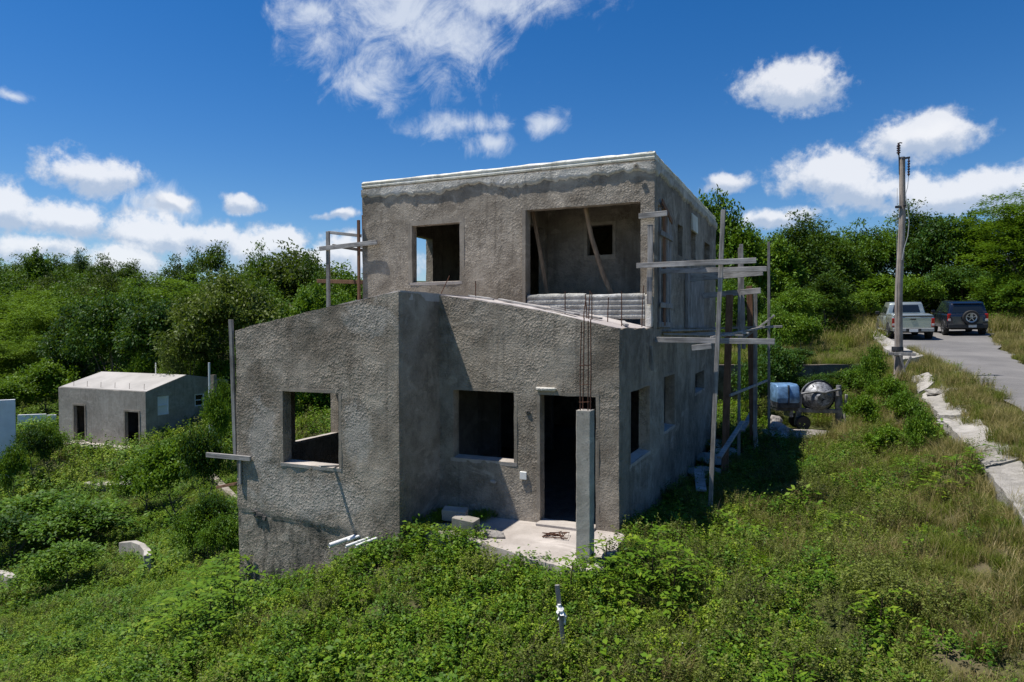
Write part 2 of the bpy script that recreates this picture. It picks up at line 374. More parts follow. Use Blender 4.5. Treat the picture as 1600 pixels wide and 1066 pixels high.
# ------------------------------------------------------------------ terrain
SY, CY = math.sin(YAW), math.cos(YAW)
def sstep(t): t = np.clip(t, 0, 1); return t*t*(3-2*t)
def depth_of(x, y): return -(x - CAMP.x)*SY + (y - CAMP.y)*CY
ROAD_L = np.array([(6.6,-40),(6.45,-12),(6.45,0),(6.51,6),(6.75,9.4),(6.81,11.7),(6.68,15.8),(6.38,21.1),(5.95,24),(5.71,28.9),(5.8,35),(7.0,41),(11,44.5),(18,46)], float)
ROAD_R = np.array([(10.4,-40),(10.2,-12),(9.7,0),(9.3,8),(9.15,13),(9.14,17.6),(9.73,23),(10.16,27.4),(11.2,33.5),(12.2,36),(14,38),(19,39)], float)
def road_z(x, y):
    d = depth_of(x, y)
    return np.clip(.7 + .053*d + .12*sstep((d-25)/8) + .05*np.clip(x-7.5, 0, 5)*sstep((y-20)/9), .3, 3.4)
CP = [ # x, y, z
 (.3,-2.3,-.26),(-.9,-2.2,-.34),(3.9,12,.12),(-3.2,-1.7,-.38),(-5,-1.7,-1.12),(-6.7,-1.5,-1.85),(-6.9,4,-1.6),(-6.9,11,-1.3),(.3,3,-.22),(.4,10,-.15),(2.6,13,-.05),(3.7,13.5,.0),
 (2,7,-.15),(3,2,-.1),(4.2,1,.25),(4.2,6,.45),(4.1,10,.6),(3,-3,-.2),(4.5,-2,.35),(0,-4,-.62),(-3,-4,-1.15),(-6,-4,-2.0),(-10,-2,-2.95),(-14,2,-3.6),
 (-18,8,-4.0),(-13,-5,-3.6),(-25,8,-4.7),(-20,3,-4.5),(-28,11.5,-4.6),(-29,14.5,-3.9),(-36,11.5,-4.6),(4.95,12.5,1.72),(-32,15.5,-3.85),(-40,15.5,-4.0),(-22,16,-2.9),(-13,8,-2.75),(-12,16,-1.6),(2.8,-10,-1.1),(-5,-12,-2.8),(10,-10,.7),
 (5.3,-1,.80),(5.3,3,.96),(5.4,8,1.2),(5.4,13,1.46),(0,14,.0),(-4,13,-.2),(-8,18,-.3),(12,16,2.2),(14,28,2.7),(12,5,1.7),(5.2,17,1.65),(5.0,24,2.0),(4.5,34,2.45),
 (-60,30,-4.2),(-90,60,-1),(-60,75,1),(-130,110,12),(-85,115,9),(-40,60,-1.5),(-20,45,.3),(0,60,3.2),(20,60,3.8),(40,60,4.5),(60,40,4.5),(30,10,3),
 (-60,-10,-6),(-110,20,-4),(150,0,5),(-30,-40,-6),(30,-30,2),(0,-50,-4),(-40,200,16),(80,160,9),(-170,60,4),(-180,-60,-5),(120,-100,2)]
for k in range(14):
    a = k/14*2*math.pi; CP.append((600*math.cos(a), 600*math.sin(a), 12 if math.sin(a) > .2 else -2))
CP = np.array(CP, float)
def tps_fit(P, lam=.02):
    n = len(P); d = np.linalg.norm(P[:,None,:2]-P[None,:,:2], axis=2)/30
    K = np.where(d > 0, d*d*np.log(d+1e-12), 0) + lam*np.eye(n)*.02
    A = np.zeros((n+3, n+3)); A[:n,:n] = K; A[:n,n] = 1; A[:n,n+1:] = P[:,:2]/30; A[n:,:n] = A[:n,n:].T
    return np.linalg.solve(A, np.concatenate([P[:,2], [0,0,0]]))
TW = tps_fit(CP)
def sstep(t): t = np.clip(t, 0, 1); return t*t*(3-2*t)
WA, WB = np.array((-3.2,14.25)), np.array((4.44,17.8))
WD = (WB-WA)/np.linalg.norm(WB-WA); WN = np.array((-WD[1], WD[0]))
def height(x, y):
    x = np.asarray(x, float); y = np.asarray(y, float); sh = x.shape; x = x.ravel(); y = y.ravel()
    out = np.empty(len(x)); n = len(CP)
    for i in range(0, len(x), 20000):
        X, Y = x[i:i+20000], y[i:i+20000]
        d = np.sqrt((X[:,None]-CP[None,:,0])**2 + (Y[:,None]-CP[None,:,1])**2)/30
        out[i:i+20000] = np.where(d > 0, d*d*np.log(d+1e-12), 0) @ TW[:n] + TW[n] + TW[n+1]*X/30 + TW[n+2]*Y/30
    # terrace held up by the old wall behind the mixer
    t = (x-WA[0])*WN[0] + (y-WA[1])*WN[1]; u = (x-WA[0])*WD[0] + (y-WA[1])*WD[1]
    terr = 1.74 + .03*np.clip(t, 0, 30)
    wgt = sstep(t/.12)*sstep((u+5)/4)*sstep((36-t)/14)
    out = out + wgt*np.maximum(terr-out, 0)
    # bumps
    out = out + .05*np.sin(x*1.7+.6*y)*np.cos(y*1.3-.4*x)
    # road corridor
    xl = np.interp(y, ROAD_L[:11,1], ROAD_L[:11,0]); xr = np.interp(y, ROAD_R[:9,1], ROAD_R[:9,0])
    dist = np.maximum(np.maximum(xl-x, x-xr), 0) + np.maximum(y-43, 0)
    w = 1 - sstep((dist-.15)/1.1)
    rz = road_z(x, y) - .05
    out = out*(1-w) + rz*w
    # under the house the sheet stays below the floors
    ins = (x > -6.45) & (x < -.15) & (y > .2) & (y < 10.8) | (x > -6.45) & (x < -3.3) & (y > -1.1) & (y < 1)
    out = np.where(ins, np.minimum(out, -.35), out)
    return out.reshape(sh)
def hz(x, y): return float(height(np.array([x]), np.array([y]))[0])

def grid_axis(a, b, core0, core1, fine, grow=1.13):
    v = list(np.arange(core0, core1, fine)); st = fine; x = v[-1]
    while x < b: st *= grow; x += st; v.append(x)
    st = fine; x = v[0]; lo = []
    while x > a: st *= grow; x -= st; lo.append(x)
    return np.array(lo[::-1] + v)
gx = grid_axis(-900, 900, -16, 13, .22); gy = grid_axis(-500, 900, -9, 30, .22)
GX, GY = np.meshgrid(gx, gy); GZ = height(GX, GY)
nx, ny = len(gx), len(gy); idx = np.arange(nx*ny).reshape(ny, nx)
q = np.stack([idx[:-1,:-1], idx[:-1,1:], idx[1:,1:], idx[1:,:-1]], -1).reshape(-1, 4)
me = fast_mesh('ground', np.stack([GX, GY, GZ], -1).reshape(-1, 3), q, M['ground'])
for p in me.polygons: p.use_smooth = True
go = bpy.data.objects.new('ground', me); C.objects.link(go)
tag(go, 'overgrown sloping ground around the unfinished house', None, None, 'structure')
# road sheet
vs = []; fs = []; rows = []
ts = np.linspace(0, 1, 90)
def along(P, t):
    L = np.concatenate([[0], np.cumsum(np.linalg.norm(np.diff(P, axis=0), axis=1))]); L /= L[-1]
    return np.array([np.interp(t, L, P[:,0]), np.interp(t, L, P[:,1])])
for t in ts:
    l = along(ROAD_L, t); r = along(ROAD_R, t)
    for k in range(9):
        s = k/8; x, y = l*(1-s) + r*s
        j = .13*math.sin(y*2.1)+.1*math.sin(y*5.3+1) if k in (0, 8) else 0
        x += j
        vs.append((x, y, float(road_z(x, y)) + .006 + .02*math.sin(s*math.pi)))
for i in range(len(ts)-1):
    for k in range(8): a = i*9+k; fs.append((a, a+1, a+10, a+9))
rd = MB().add(vs, fs).build('road', M['road'], smooth=60); tag(rd, 'worn grey asphalt lane climbing past the parked vehicles', None, None, 'structure')

# ------------------------------------------------------------------ wall strips with openings
def strip_wall(name, path, ztop, zbot, holes, thick, mt, parent, d=.07, amp=.012, seed=0, top_rough=.02, edge_rough=.006, foot=None):
    P = [Vector(p) for p in path]; n = len(P)
    seg = [(P[i+1]-P[i]).length for i in range(n-1)]; S0 = [0]
    for l in seg: S0.append(S0[-1]+l)
    dirs = [(P[i+1]-P[i]).normalized() for i in range(n-1)]
    nor = [Vector((-t.y, t.x)) for t in dirs]
    def miter(i):
        if i == 0: return nor[0]
        if i == n-1: return nor[-1]
        b = (nor[i-1]+nor[i]).normalized(); return b/max(.3, b.dot(nor[i]))
    inner = [P[i]-miter(i)*thick for i in range(n)]
    hard = sorted(set([round(s, 5) for s in S0] + [round(h[k], 5) for h in holes for k in (0, 1)]))
    sg = []
    for a, b in zip(hard[:-1], hard[1:]):
        k = max(1, round((b-a)/d)); sg += [a+(b-a)*i/k for i in range(k)]
    sg.append(hard[-1])
    zb0, zmax_h = zbot, max([h[3] for h in holes] + [zbot+1.0])
    zc = zmax_h + .08
    hz_ = sorted(set([zb0, zc] + [h[k] for h in holes for k in (2, 3) if zb0 < h[k] < zc]))
    zg = []
    for a, b in zip(hz_[:-1], hz_[1:]):
        k = max(1, round((b-a)/d)); zg += [a+(b-a)*i/k for i in range(k)]
    zg.append(zc); nlow = len(zg)
    ntop = max(1, round((max(ztop(s) for s in sg)-zc)/d))
    def segof(s):
        for i in range(n-1):
            if s <= S0[i+1]+1e-6: return i
        return n-2
    V = []; NZ = nlow+ntop
    def edge_near(s, z):
        for h in holes:
            if h[0]-1e-4 <= s <= h[1]+1e-4 and h[2]-1e-4 <= z <= h[3]+1e-4: return True
        return False
    off = Vector((seed*7.3, seed*3.1, seed))
    for s in sg:
        i = segof(s); corner = None
        for k in range(n):
            if abs(s-S0[k]) < 1e-4: corner = k
        if corner is not None: po = P[corner]; pi = inner[corner]; nn = miter(corner)
        else:
            po = P[i].lerp(P[i+1], (s-S0[i])/seg[i]); nn = nor[i]; pi = po - nn*thick
            a = (inner[i]-P[i]).dot(dirs[i]); b = (inner[i+1]-P[i]).dot(dirs[i]); t = (pi-P[i]).dot(dirs[i])
            pi = pi + dirs[i]*(min(max(t, a), b)-t)
        zt = ztop(s)
        for j in range(NZ):
            z = zg[j] if j < nlow else zc + (zt-zc)*(j-nlow+1)/ntop
            q3 = Vector((po.x, po.y, z)) + off
            dsp = amp*(mnoise.fractal(q3*1.1, 1., 2., 3) + .35*mnoise.fractal(q3*7, .8, 2., 3))
            if foot is not None and z < foot(s) + .10*mnoise.fractal(Vector((s*1.6, 4, seed)), .8, 2., 5): dsp -= .014
            zz = z
            if j == NZ-1: zz += top_rough*mnoise.fractal(q3*2.4, .8, 2., 4)
            ex = Vector((0,0))
            if edge_near(s, z):
                ex = dirs[i]*edge_rough*mnoise.noise(q3*9); zz += edge_rough*mnoise.noise(q3*9+Vector((5,0,0)))
            p = po + nn*dsp + ex
            V.append((p.x, p.y, zz)); V.append((pi.x+ex.x, pi.y+ex.y, zz))
    def vid(a, j, k): return (a*NZ+j)*2+k
    F = []; edges = {}
    for a in range(len(sg)-1):
        sm = (sg[a]+sg[a+1])/2
        for j in range(NZ-1):
            zm = (zg[j]+zg[j+1])/2 if j+1 < nlow else 1e9
            if any(h[0] < sm < h[1] and h[2] < zm < h[3] for h in holes): continue
            F.append((vid(a,j,0), vid(a,j+1,0), vid(a+1,j+1,0), vid(a+1,j,0)))
            F.append((vid(a,j,1), vid(a+1,j,1), vid(a+1,j+1,1), vid(a,j+1,1)))
            for e in (((a,j),(a+1,j)), ((a+1,j),(a+1,j+1)), ((a+1,j+1),(a,j+1)), ((a,j+1),(a,j))):
                key = tuple(sorted(e)); edges[key] = None if key in edges else e
    for e in edges.values():
        if e: F.append((vid(*e[0],0), vid(*e[1],0), vid(*e[1],1), vid(*e[0],1)))
    return MB().add(V, F).build(name, mt, parent, smooth=42)

# ================================================================== the unfinished house
A, DD, HR, WW, H1, E_, HH, LL = 3.2, 1.27, 3.77, 6.62, 3.17, 2.45, 6.45, 10.9
house = thing('unfinished_house', 'grey unplastered two storey concrete house shell with empty window openings', 'house', (-3.3, 3, 0))
L0 = LL
path = [(0,LL),(0,0),(-A,0),(-A,-DD),(-WW,-DD),(-WW,LL),(-.02,LL)]
s1 = LL; s2 = s1+A; s3 = s2+DD; s4 = s3+WW-A; s5 = s4+LL+DD
def ztop(s):
    if s <= s1: return H1
    if s <= s2: t = (s-s1)/A; return H1+(HR-.02-H1)*(t + .10*math.sin(t*math.pi))
    if s <= s3: return HR
    if s <= s4: t = (s-s3)/(s4-s3); return HR+(3.15-HR)*(t - .03*math.sin(t*math.pi))
    return 3.15
def side(y): return LL-y
def frontx(x): return s1-x
def blockx(x): return s3+(-A-x)
def leftside(y): return s4+(y+DD)
def back(x): return s5+(x+WW)
HO = {'side1': (side(2.10), side(.70), .93, 2.13), 'side2': (side(4.5), side(3.38), 1.09, 2.19), 'side3': (side(8.7), side(7.22), 1.52, 2.02),
      'door': (frontx(-.375), frontx(-1.325), -.02, 2.10), 'win': (frontx(-1.783), frontx(-2.933), .95, 2.12),
      'block': (blockx(-4.373), blockx(-5.554), .88, 2.115), 'left': (leftside(0.0), leftside(1.3), .96, 2.1),
      'back': (back(-3.5), back(-1.9), .4, 1.7)}
strip_wall('lower_wall', path, ztop, -1.9, list(HO.values()), .2, M['wall'], house, d=.055, amp=.013, seed=1, foot=lambda s: (-.22+.06*(s-s3) if s > s3 else -9))
# upper storey
path2 = [(0,LL),(0,E_),(-WW,E_),(-WW,LL),(-.02,LL)]
u1 = LL-E_; u2 = u1+WW; u3 = u2+LL-E_
def uside(y): return LL-y
def ufront(x): return u1-x
def uleft(y): return u2+(y-E_)
UH = {'bal': (ufront(-.26), ufront(-2.6), 3.0, 5.56), 'balside': (uside(3.95), uside(2.78), 3.19, 5.54),
      'slit': (uside(5.35), uside(4.82), 4.78, 5.45), 'slit2': (uside(7.2), uside(6.57), 4.85, 5.6), 'slit3': (uside(9.65), uside(8.64), 4.98, 5.5),
      'win': (ufront(-4.123), ufront(-5.312), 4.17, 5.415), 'leftdoor': (uleft(3.75), uleft(5.2), 3.75, 5.5)}
def utop(s): return 6.32
strip_wall('upper_wall', path2, utop, 3.17, list(UH.values()), .2, M['wall'], house, d=.065, amp=.013, seed=5, top_rough=.01)

# openings: smooth plaster surrounds and bright sills
def surround(name, fn, rect, w=.055, out=.004, sill=True, sides=('l','r','t'), depth=.05, sill_z=.03):
    """fn(s, o) -> xy of along-wall coordinate and outward offset; rect = (a,b,z0,z1)"""
    a, b, z0, z1 = rect
    m = MB()
    def bx(p0, p1, q0, q1):
        n = 7; up = (q1-q0) > (p1-p0); vs = []
        pl = [fn(x, o) for x in (p0, p1) for o in (-depth, out)]
        # along its length, wobble a little
        rings = []
        for k in range(n):
            t = k/(n-1); j = [random.uniform(-.006, .006) for _ in range(4)]
            if up:
                z = q0+(q1-q0)*t
                rings.append([(*fn(p0+j[0], -depth), z), (*fn(p1+j[1], -depth), z), (*fn(p1+j[1], out+j[2]*.5), z), (*fn(p0+j[0], out+j[3]*.5), z)])
            else:
                x = p0+(p1-p0)*t
                rings.append([(*fn(x, -depth), q0+j[0]), (*fn(x, out+j[2]*.5), q0+j[0]), (*fn(x, out+j[3]*.5), q1+j[1]), (*fn(x, -depth), q1+j[1])])
        m.hull(rings)
    lo, hi = min(a,b), max(a,b)
    if 'l' in sides: bx(lo-w, lo+.002, z0, z1)
    if 'r' in sides: bx(hi-.002, hi+w, z0, z1)
    if 't' in sides: bx(lo-w, hi+w, z1-.002, z1+w)
    o = m.build(name, M['wall_smooth'], house, smooth=40)
    if sill:
        m = MB(); rings = []
        for k in range(9):
            x = lo-.05+(hi-lo+.1)*k/8; j = [random.uniform(-.008, .008) for _ in range(3)]
            rings.append([(*fn(x, -.205), z0-.02), (*fn(x, .006+j[0]*.6), z0-.06+j[1]), (*fn(x, .010+j[0]*.6), z0+sill_z-.03+j[2]*.4), (*fn(x, -.205), z0+sill_z-.005)])
        m.hull(rings).build('window_sill', M['slab'], house, smooth=40)
ff = lambda yp: (lambda x, o: (x, yp-o))
fr = lambda y, o: (o, y)
surround('window_surround', ff(0), (-2.933,-1.783,.95,2.12))
surround('door_surround', ff(0), (-1.325,-.375,.0,2.10), sill=False)
surround('window_surround', ff(-DD), (-5.554,-4.373,.88,2.115))
surround('window_surround', ff(E_), (-5.312,-4.123,4.17,5.415), w=.1)
surround('window_surround', fr, (.70,2.10,.93,2.13)); surround('window_surround', fr, (3.38,4.5,1.09,2.19)); surround('window_surround', fr, (7.22,8.7,1.52,2.02))
surround('window_surround', fr, (8.64,9.65,4.98,5.5), sill=False)
surround('window_sill', lambda y, o: (-WW-o, y), (0,1.3,.96,2.1), sides=())
# plaster rims: the ragged pale band under the roof edge
def band(name, path, z1, seed):
    P = [Vector(p) for p in path]; m = MB(); S0 = [0]
    for i in range(len(P)-1): S0.append(S0[-1]+(P[i+1]-P[i]).length)
    ns = int(S0[-1]/.045); rows = 7; V = []; F = []
    for k in range(ns+1):
        s = S0[-1]*k/ns
        i = max(j for j in range(len(P)-1) if S0[j] <= s+1e-6)
        d = (P[i+1]-P[i]).normalized(); nn = Vector((-d.y, d.x)); po = P[i]+d*(s-S0[i])
        if i > 0 and s-S0[i] < .05: pn = (P[i]-P[i-1]).normalized(); nn = (nn+Vector((-pn.y, pn.x))).normalized()*1.3
        if i < len(P)-2 and S0[i+1]-s < .05: pn = (P[i+2]-P[i+1]).normalized(); nn = (nn+Vector((-pn.y, pn.x))).normalized()*1.3
        zb = z1-.20-.10*mnoise.fractal(Vector((s*1.1, seed, 0)), .8, 2., 5)-.05*mnoise.fractal(Vector((s*7, seed, 4)), .6, 2., 4)-.09*mnoise.noise(Vector((s*.7, 3, seed)))-(.03 if s % .37 < .1 else 0)
        for r in range(rows+1):
            t = r/rows; z = z1+(zb-z1)*t
            o = (.040 + .012*mnoise.fractal(Vector((po.x*3, po.y*3, z*4+seed)), .8, 2., 4)) if r < rows-1 else (.022 if r == rows-1 else -.03)
            if r == 0: o -= .0
            p = po+nn*o; V.append((p.x, p.y, z))
        V.append((*(po-nn*.03), z1+.002))
    R = rows+2
    for k in range(ns):
        for r in range(rows): F.append((k*R+r, k*R+r+1, (k+1)*R+r+1, (k+1)*R+r))
        F.append((k*R+rows+1, k*R, (k+1)*R, (k+1)*R+rows+1))
    return m.add(V, F).build(name, M['band'], house, smooth=50)
band('plaster_band', [(0,LL),(0,E_),(-WW,E_)], 6.292, 2.)
# foam shutter panels left round the roof edge: two ribs each
def foam(p0, p1, nrm, z, name='foam_panel', ribs=2, h=.065, par=house, mt=None, dep=.14):
    p0, p1, nrm = Vector(p0), Vector(p1), Vector(nrm); n = max(4, int((p1-p0).length/.12)); rings = []
    prof = [(-dep, 0)]
    for r in range(ribs):
        for a in (0, .2, .5, .8): prof.append((.012+.022*math.sin(a*math.pi), (r+a)*h))
    prof += [(.01, ribs*h), (-.03, ribs*h+.015), (-dep, ribs*h)]
    for k in range(n+1):
        b = p0.lerp(p1, k/n); row = []
        for o, zz in prof:
            j = .012*mnoise.fractal(Vector((b.x*4+o*20, b.y*4, zz*18)), .8, 2., 3) if zz > ribs*h-.02 else .004*mnoise.noise(Vector((b.x*9, b.y*9, zz*40)))
            q = b+nrm*(o+j*.4); row.append((q.x, q.y, z+zz+j*1.3))
        rings.append(row)
    return MB().hull(rings).build(name, mt or M['foam'], par, smooth=50)
for a, b in ((-6.64,-4.55),(-4.543,-2.3),(-2.293,.0)): foam((a, E_+.03), (b, E_+.03), (0,-1), 6.335, h=.07)
for a, b in ((2.46,4.6),(4.607,6.7),(6.707,8.8),(8.807,10.9)): foam((-.03, a), (-.03, b), (1,0), 6.335, h=.07)
MB().box((-3.31, 6.7, 6.37), (6.3, 8.1, .1)).build('roof_slab', M['roof'], house)
MB().lathe([(.012,0),(.012,.0),(.05,0),(.05,.02),(.02,.022),(.018,.006)], Matrix.Translation((-.33, E_-.062, 6.21)) @ Matrix.Rotation(math.pi/2, 4, 'X'), 14).build('conduit_ring', M['wall_smooth'], house)
# sloped roof of the front wing, draped to the wall tops
def slope_roof(name, x0, x1, y0, z0, z1, bend):
    m = MB(); n = 40; V = []; F = []; ny_ = 34
    for i in range(n+1):
        t = i/n; x = x0+(x1-x0)*t
        for j in range(ny_+1):
            y = y0+(E_+.1-y0)*j/ny_
            z = z0+(z1-z0)*t+bend*math.sin(t*math.pi)+.012*mnoise.fractal(Vector((x*2.5, y*2.5, 9)), .8, 2., 4)+.012
            V += [(x, y, z), (x, y, z-.14)]
    R = (ny_+1)*2
    for i in range(n):
        for j in range(ny_):
            a = i*R+j*2; F += [(a, a+2, a+R+2, a+R), (a+1, a+R+1, a+R+3, a+3)]
            if j == 0: F.append((a, a+R, a+R+1, a+1))
            if j == ny_-1: F.append((a+2, a+3, a+R+3, a+R+2))
    for j in range(ny_):
        a = j*2; F.append((a, a+1, a+3, a+2)); a = n*R+j*2; F.append((a, a+2, a+3, a+1))
    return m.add(V, F).build(name, M['roof'], house, smooth=40)
slope_roof('sloped_roof', -A+.003, -.05, .05, HR-.02, H1, (HR-.02-H1)*.10)
slope_roof('sloped_roof', -WW+.05, -A, -DD+.05, 3.15, HR, (HR-3.15)*.03)
# floors and inner walls
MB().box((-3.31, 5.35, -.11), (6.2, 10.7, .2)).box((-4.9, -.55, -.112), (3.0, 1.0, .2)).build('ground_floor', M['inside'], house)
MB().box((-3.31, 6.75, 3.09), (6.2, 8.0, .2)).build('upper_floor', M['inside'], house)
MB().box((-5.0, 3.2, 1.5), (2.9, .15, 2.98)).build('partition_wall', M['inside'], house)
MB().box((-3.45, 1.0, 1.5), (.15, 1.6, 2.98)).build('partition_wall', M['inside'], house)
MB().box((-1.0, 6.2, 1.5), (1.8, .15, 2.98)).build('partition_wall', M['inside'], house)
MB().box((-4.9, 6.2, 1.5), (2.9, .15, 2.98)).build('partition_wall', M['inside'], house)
# balcony: back wall with a window, side wall with a door, floor
def wall_with_hole(name, x0, x1, y, z0, z1, hx0, hx1, hz0, hz1, t=.18):
    m = MB()
    m.box(((x0+hx0)/2, y, (z0+z1)/2), (hx0-x0, t, z1-z0)).box(((hx1+x1)/2, y, (z0+z1)/2), (x1-hx1, t, z1-z0))
    m.box(((hx0+hx1)/2, y, (z0+hz0)/2), (hx1-hx0, t, hz0-z0)).box(((hx0+hx1)/2, y, (hz1+z1)/2), (hx1-hx0, t, z1-hz1))
    return m.build(name, M['balc'], house)
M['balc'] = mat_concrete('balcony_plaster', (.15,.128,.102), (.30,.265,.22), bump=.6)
wall_with_hole('balcony_wall', -2.85, -.2, 4.05, 3.2, 6.3, -1.79, -1.22, 4.75, 5.4)
m = MB().box((-2.78, 2.72, 4.75), (.14, .13, 3.1)).box((-2.78, 3.86, 4.75), (.14, .2, 3.1)).box((-2.78, 3.27, 5.83), (.14, .98, .94)); m.build('balcony_wall', M['balc'], house)
m = MB(); w = .07
for b in (((-1.79-w/2), 5.075, w, .65), ((-1.22+w/2), 5.075, w, .65), (-1.505, 5.4+w/2, .71, w), (-1.505, 4.75-.05, .71, .1)):
    m.box((b[0], 3.955, b[1]), (b[2], .03, b[3]), jit=.003)
m.build('window_surround', M['wall_smooth'], house)
MB().box((-2.62, E_+.06, 4.4), (.07, .26, 2.32), jit=.006).build('door_jamb', M['wall_smooth'], house)
# wall of foam blocks across the balcony front
M['foamd'] = mat_concrete('dirty_foam', (.22,.215,.20), (.56,.55,.51), bump=1., dist=.03)
foam((-2.56, E_-.02), (-1.33, E_-.02), (0,-1), 3.36, 'foam_block', 5, .097, house, M['foamd'])
foam((-1.322, E_-.02), (-.17, E_-.02), (0,-1), 3.35, 'foam_block', 5, .094, house, M['foamd'])
MB().box((-.09, E_-.0, 3.5), (.14, .12, .6), jit=.02).build('mortar_patch', M['band'], house, bevel=.02)
# porch: slab with a curved edge and one unfinished column with starter bars
edge = [(-3.15,.02),(-3.15,-1.0),(-2.5,-1.15),(-1.9,-1.28),(-1.4,-1.42),(-.77,-1.66),(-.25,-1.78),(.1,-1.8),(.18,-1.3),(.16,-.6),(.12,.02)]
pts = []
for i in range(len(edge)-1):
    for k in range(6):
        t = k/6; p = Vector(edge[i]).lerp(Vector(edge[i+1]), t); pts.append((p.x+random.uniform(-.012,.012), p.y+random.uniform(-.02,.02)))
pts.append(edge[-1])
m = MB(); n = len(pts)
m.add([(x, y, .0) for x, y in pts]+[(x*1.0, y-.03, -.5) for x, y in pts], [tuple(range(n))]+[(i, i+n, (i+1) % n+n, (i+1) % n) for i in range(n)])
m.build('porch_slab', M['slab'], house)
MB().box((-.85, -.02, .012), (.95, .34, .06), jit=.006).build('door_step', M['slab'], house, bevel=.008)
rings = []
for k in range(30):
    z = -.45+2.52*k/29; j = [random.uniform(-.003,.003) for _ in range(8)]; a, b = .1, .1; c = .009
    rings.append([(-.09+x+j[i], -1.42+y+j[7-i], z) for i, (x, y) in enumerate(((-a+c,-b),(a-c,-b),(a,-b+c),(a,b-c),(a-c,b),(-a+c,b),(-a,b-c),(-a,-b+c)))])
pc = MB().hull(rings).build('porch_column', M['oldcon'], house, smooth=25)
for i, (x, y) in enumerate(((-.055,-.055),(.055,-.055),(.055,.055),(-.055,.055))):
    MB().tube([(-.09+x, -1.42+y, 2.02), (-.09+x+.004*i, -1.42+y, 2.6), (-.09+x*.85+.01, -1.42+y, 3.27+.02*i)], .008, 6).build('rebar', M['rust'], pc)
for z in (2.18, 2.42, 2.68):
    MB().tube([(-.09+x*1.25, -1.42+y*1.25, z+dz) for x, y, dz in ((-.055,-.055,0),(.055,-.055,.01),(.055,.055,0),(-.055,.055,-.01),(-.055,-.055,.004))], .004, 5).build('rebar_tie', M['rust'], pc)
# starter bars standing out of the front wing roof
for x, y, z, h, l in ((-1.05,.45,3.3,.5,.0),(-.75,.5,3.25,.42,.03),(-.72,.62,3.25,.5,-.02),(-.66,.5,3.25,.55,.02),(-.62,.56,3.25,.52,.0),(-.45,.9,3.2,.5,.01),(-.18,.8,3.2,.6,.0),(-.1,1.9,3.2,.75,.02),(-2.75,.5,3.6,.42,.0),(-4.35,1.9,3.55,.7,.18)):
    MB().tube([(x, y, z-.05), (x+l*.5, y, z+h*.5), (x+l*1.6, y, z+h)], .009, 6).build('rebar', M['rust'], house)
# small fittings on the front walls
MB().box((-1.61, -.022, .755), (.12, .03, .13)).build('junction_plate', M['white'], house, bevel=.006)
m = MB().lathe([(.036,0),(.042,.012),(.034,.02),(.022,.02),(.02,.002)], Matrix.Translation((-1.53, .005, 1.8)) @ Matrix.Rotation(math.pi/2, 4, 'X'), 12); m.build('conduit_hole', M['inside'], house, smooth=50)
MB().box((-2.16, -.015, .6), (.1, .05, .05), jit=.012).build('pipe_stub', M['oldcon'], house, bevel=.01)
MB().box((-1.2, -.03, 2.2), (.34, .09, .07), jit=.02).build('mortar_lump', M['band'], house, bevel=.02)
m = MB()
for k in range(5): m.box((-6.12+random.uniform(-.12,.16), -DD+.012, -.08+random.uniform(-.05,.05)), (.14,.05,.07), jit=.02)
m.build('broken_plaster', M['inside'], house, bevel=.012)
for x0, x1, z, l in ((-4.12,-4.13,-.215,.45),(-4.02,-3.98,-.19,.18),(-3.83,-3.83,-.2,.42),(-3.68,-3.67,-.185,.38)):
    d = Vector((x1-x0-.18, -l, -.05)); p = Vector((x0+.05, -DD+.05, z)); r = .038 if x0 < -4.1 else .026
    MB().tube([p, p+d], r, 12, False).tube([p+d, p], r*.86, 12, False).build('drain_pipe', M['white'], house, smooth=60)
MB().beam((-4.46,-DD+.1,.90), (-4.52,-DD-.3,.96), .05, .025).build('loose_batten', M['woodx'], house)

# ================================================================== timber scaffolds, props, boards
sc_r = thing('timber_scaffold', 'tall timber scaffold of leaning posts and planks beside the shaded right wall', 'scaffold', (1.2, 4.5, 0))
def plank(name, p0, p1, w, h, mt, par, roll=0., bow=0.): return MB().beam(p0, p1, w, h, roll, 6, bow).build(name, mt, par, bevel=.004)
plank('post', (1.05,2.3,-.3), (1.25,2.36,5.28), .075, .05, M['wood'], sc_r)
plank('post', (.86,6.05,-.3), (.9,6.5,3.95), .16, .05, M['brown'], sc_r)
plank('post', (1.02,7.6,-.3), (.98,7.9,5.2), .07, .05, M['wood'], sc_r)
plank('post', (1.22,9.3,-.2), (1.10,9.3,4.3), .15, .05, M['brown'], sc_r)
plank('post', (1.3,9.0,-.2), (1.28,9.0,4.2), .1, .05, M['wood'], sc_r)
plank('post', (1.55,10.6,.0), (1.52,10.4,5.6), .07, .05, M['wood'], sc_r)
plank('post', (1.0,8.9,2.6), (.92,8.9,5.4), .1, .05, M['wood'], sc_r)
plank('plank', (-.29,2.27,4.34), (1.82,2.25,4.35), .03, .095, M['woodx'], sc_r)
plank('plank', (-.02,3.0,4.28), (1.95,2.9,4.25), .03, .09, M['woodx'], sc_r)
plank('plank', (.1,5.8,4.32), (1.7,5.6,4.40), .04, .16, M['woodx'], sc_r)
plank('plank', (.08,7.9,4.0), (1.5,7.8,4.1), .04, .14, M['woodx'], sc_r)
plank('plank', (.03,2.42,2.96), (2.12,2.38,2.94), .04, .10, M['woodx'], sc_r)
plank('plank', (.03,3.2,3.06), (1.5,3.4,3.03), .18, .03, M['woodx'], sc_r)
plank('plank', (.04,5.8,3.05), (1.4,5.8,3.05), .25, .04, M['woodx'], sc_r)
plank('plank', (.05,3.2,3.12), (.15,9.6,3.12), .22, .035, M['wood'], sc_r)
plank('short_block', (.74,2.2,2.82), (1.08,2.2,2.86), .05, .1, M['woodx'], sc_r)
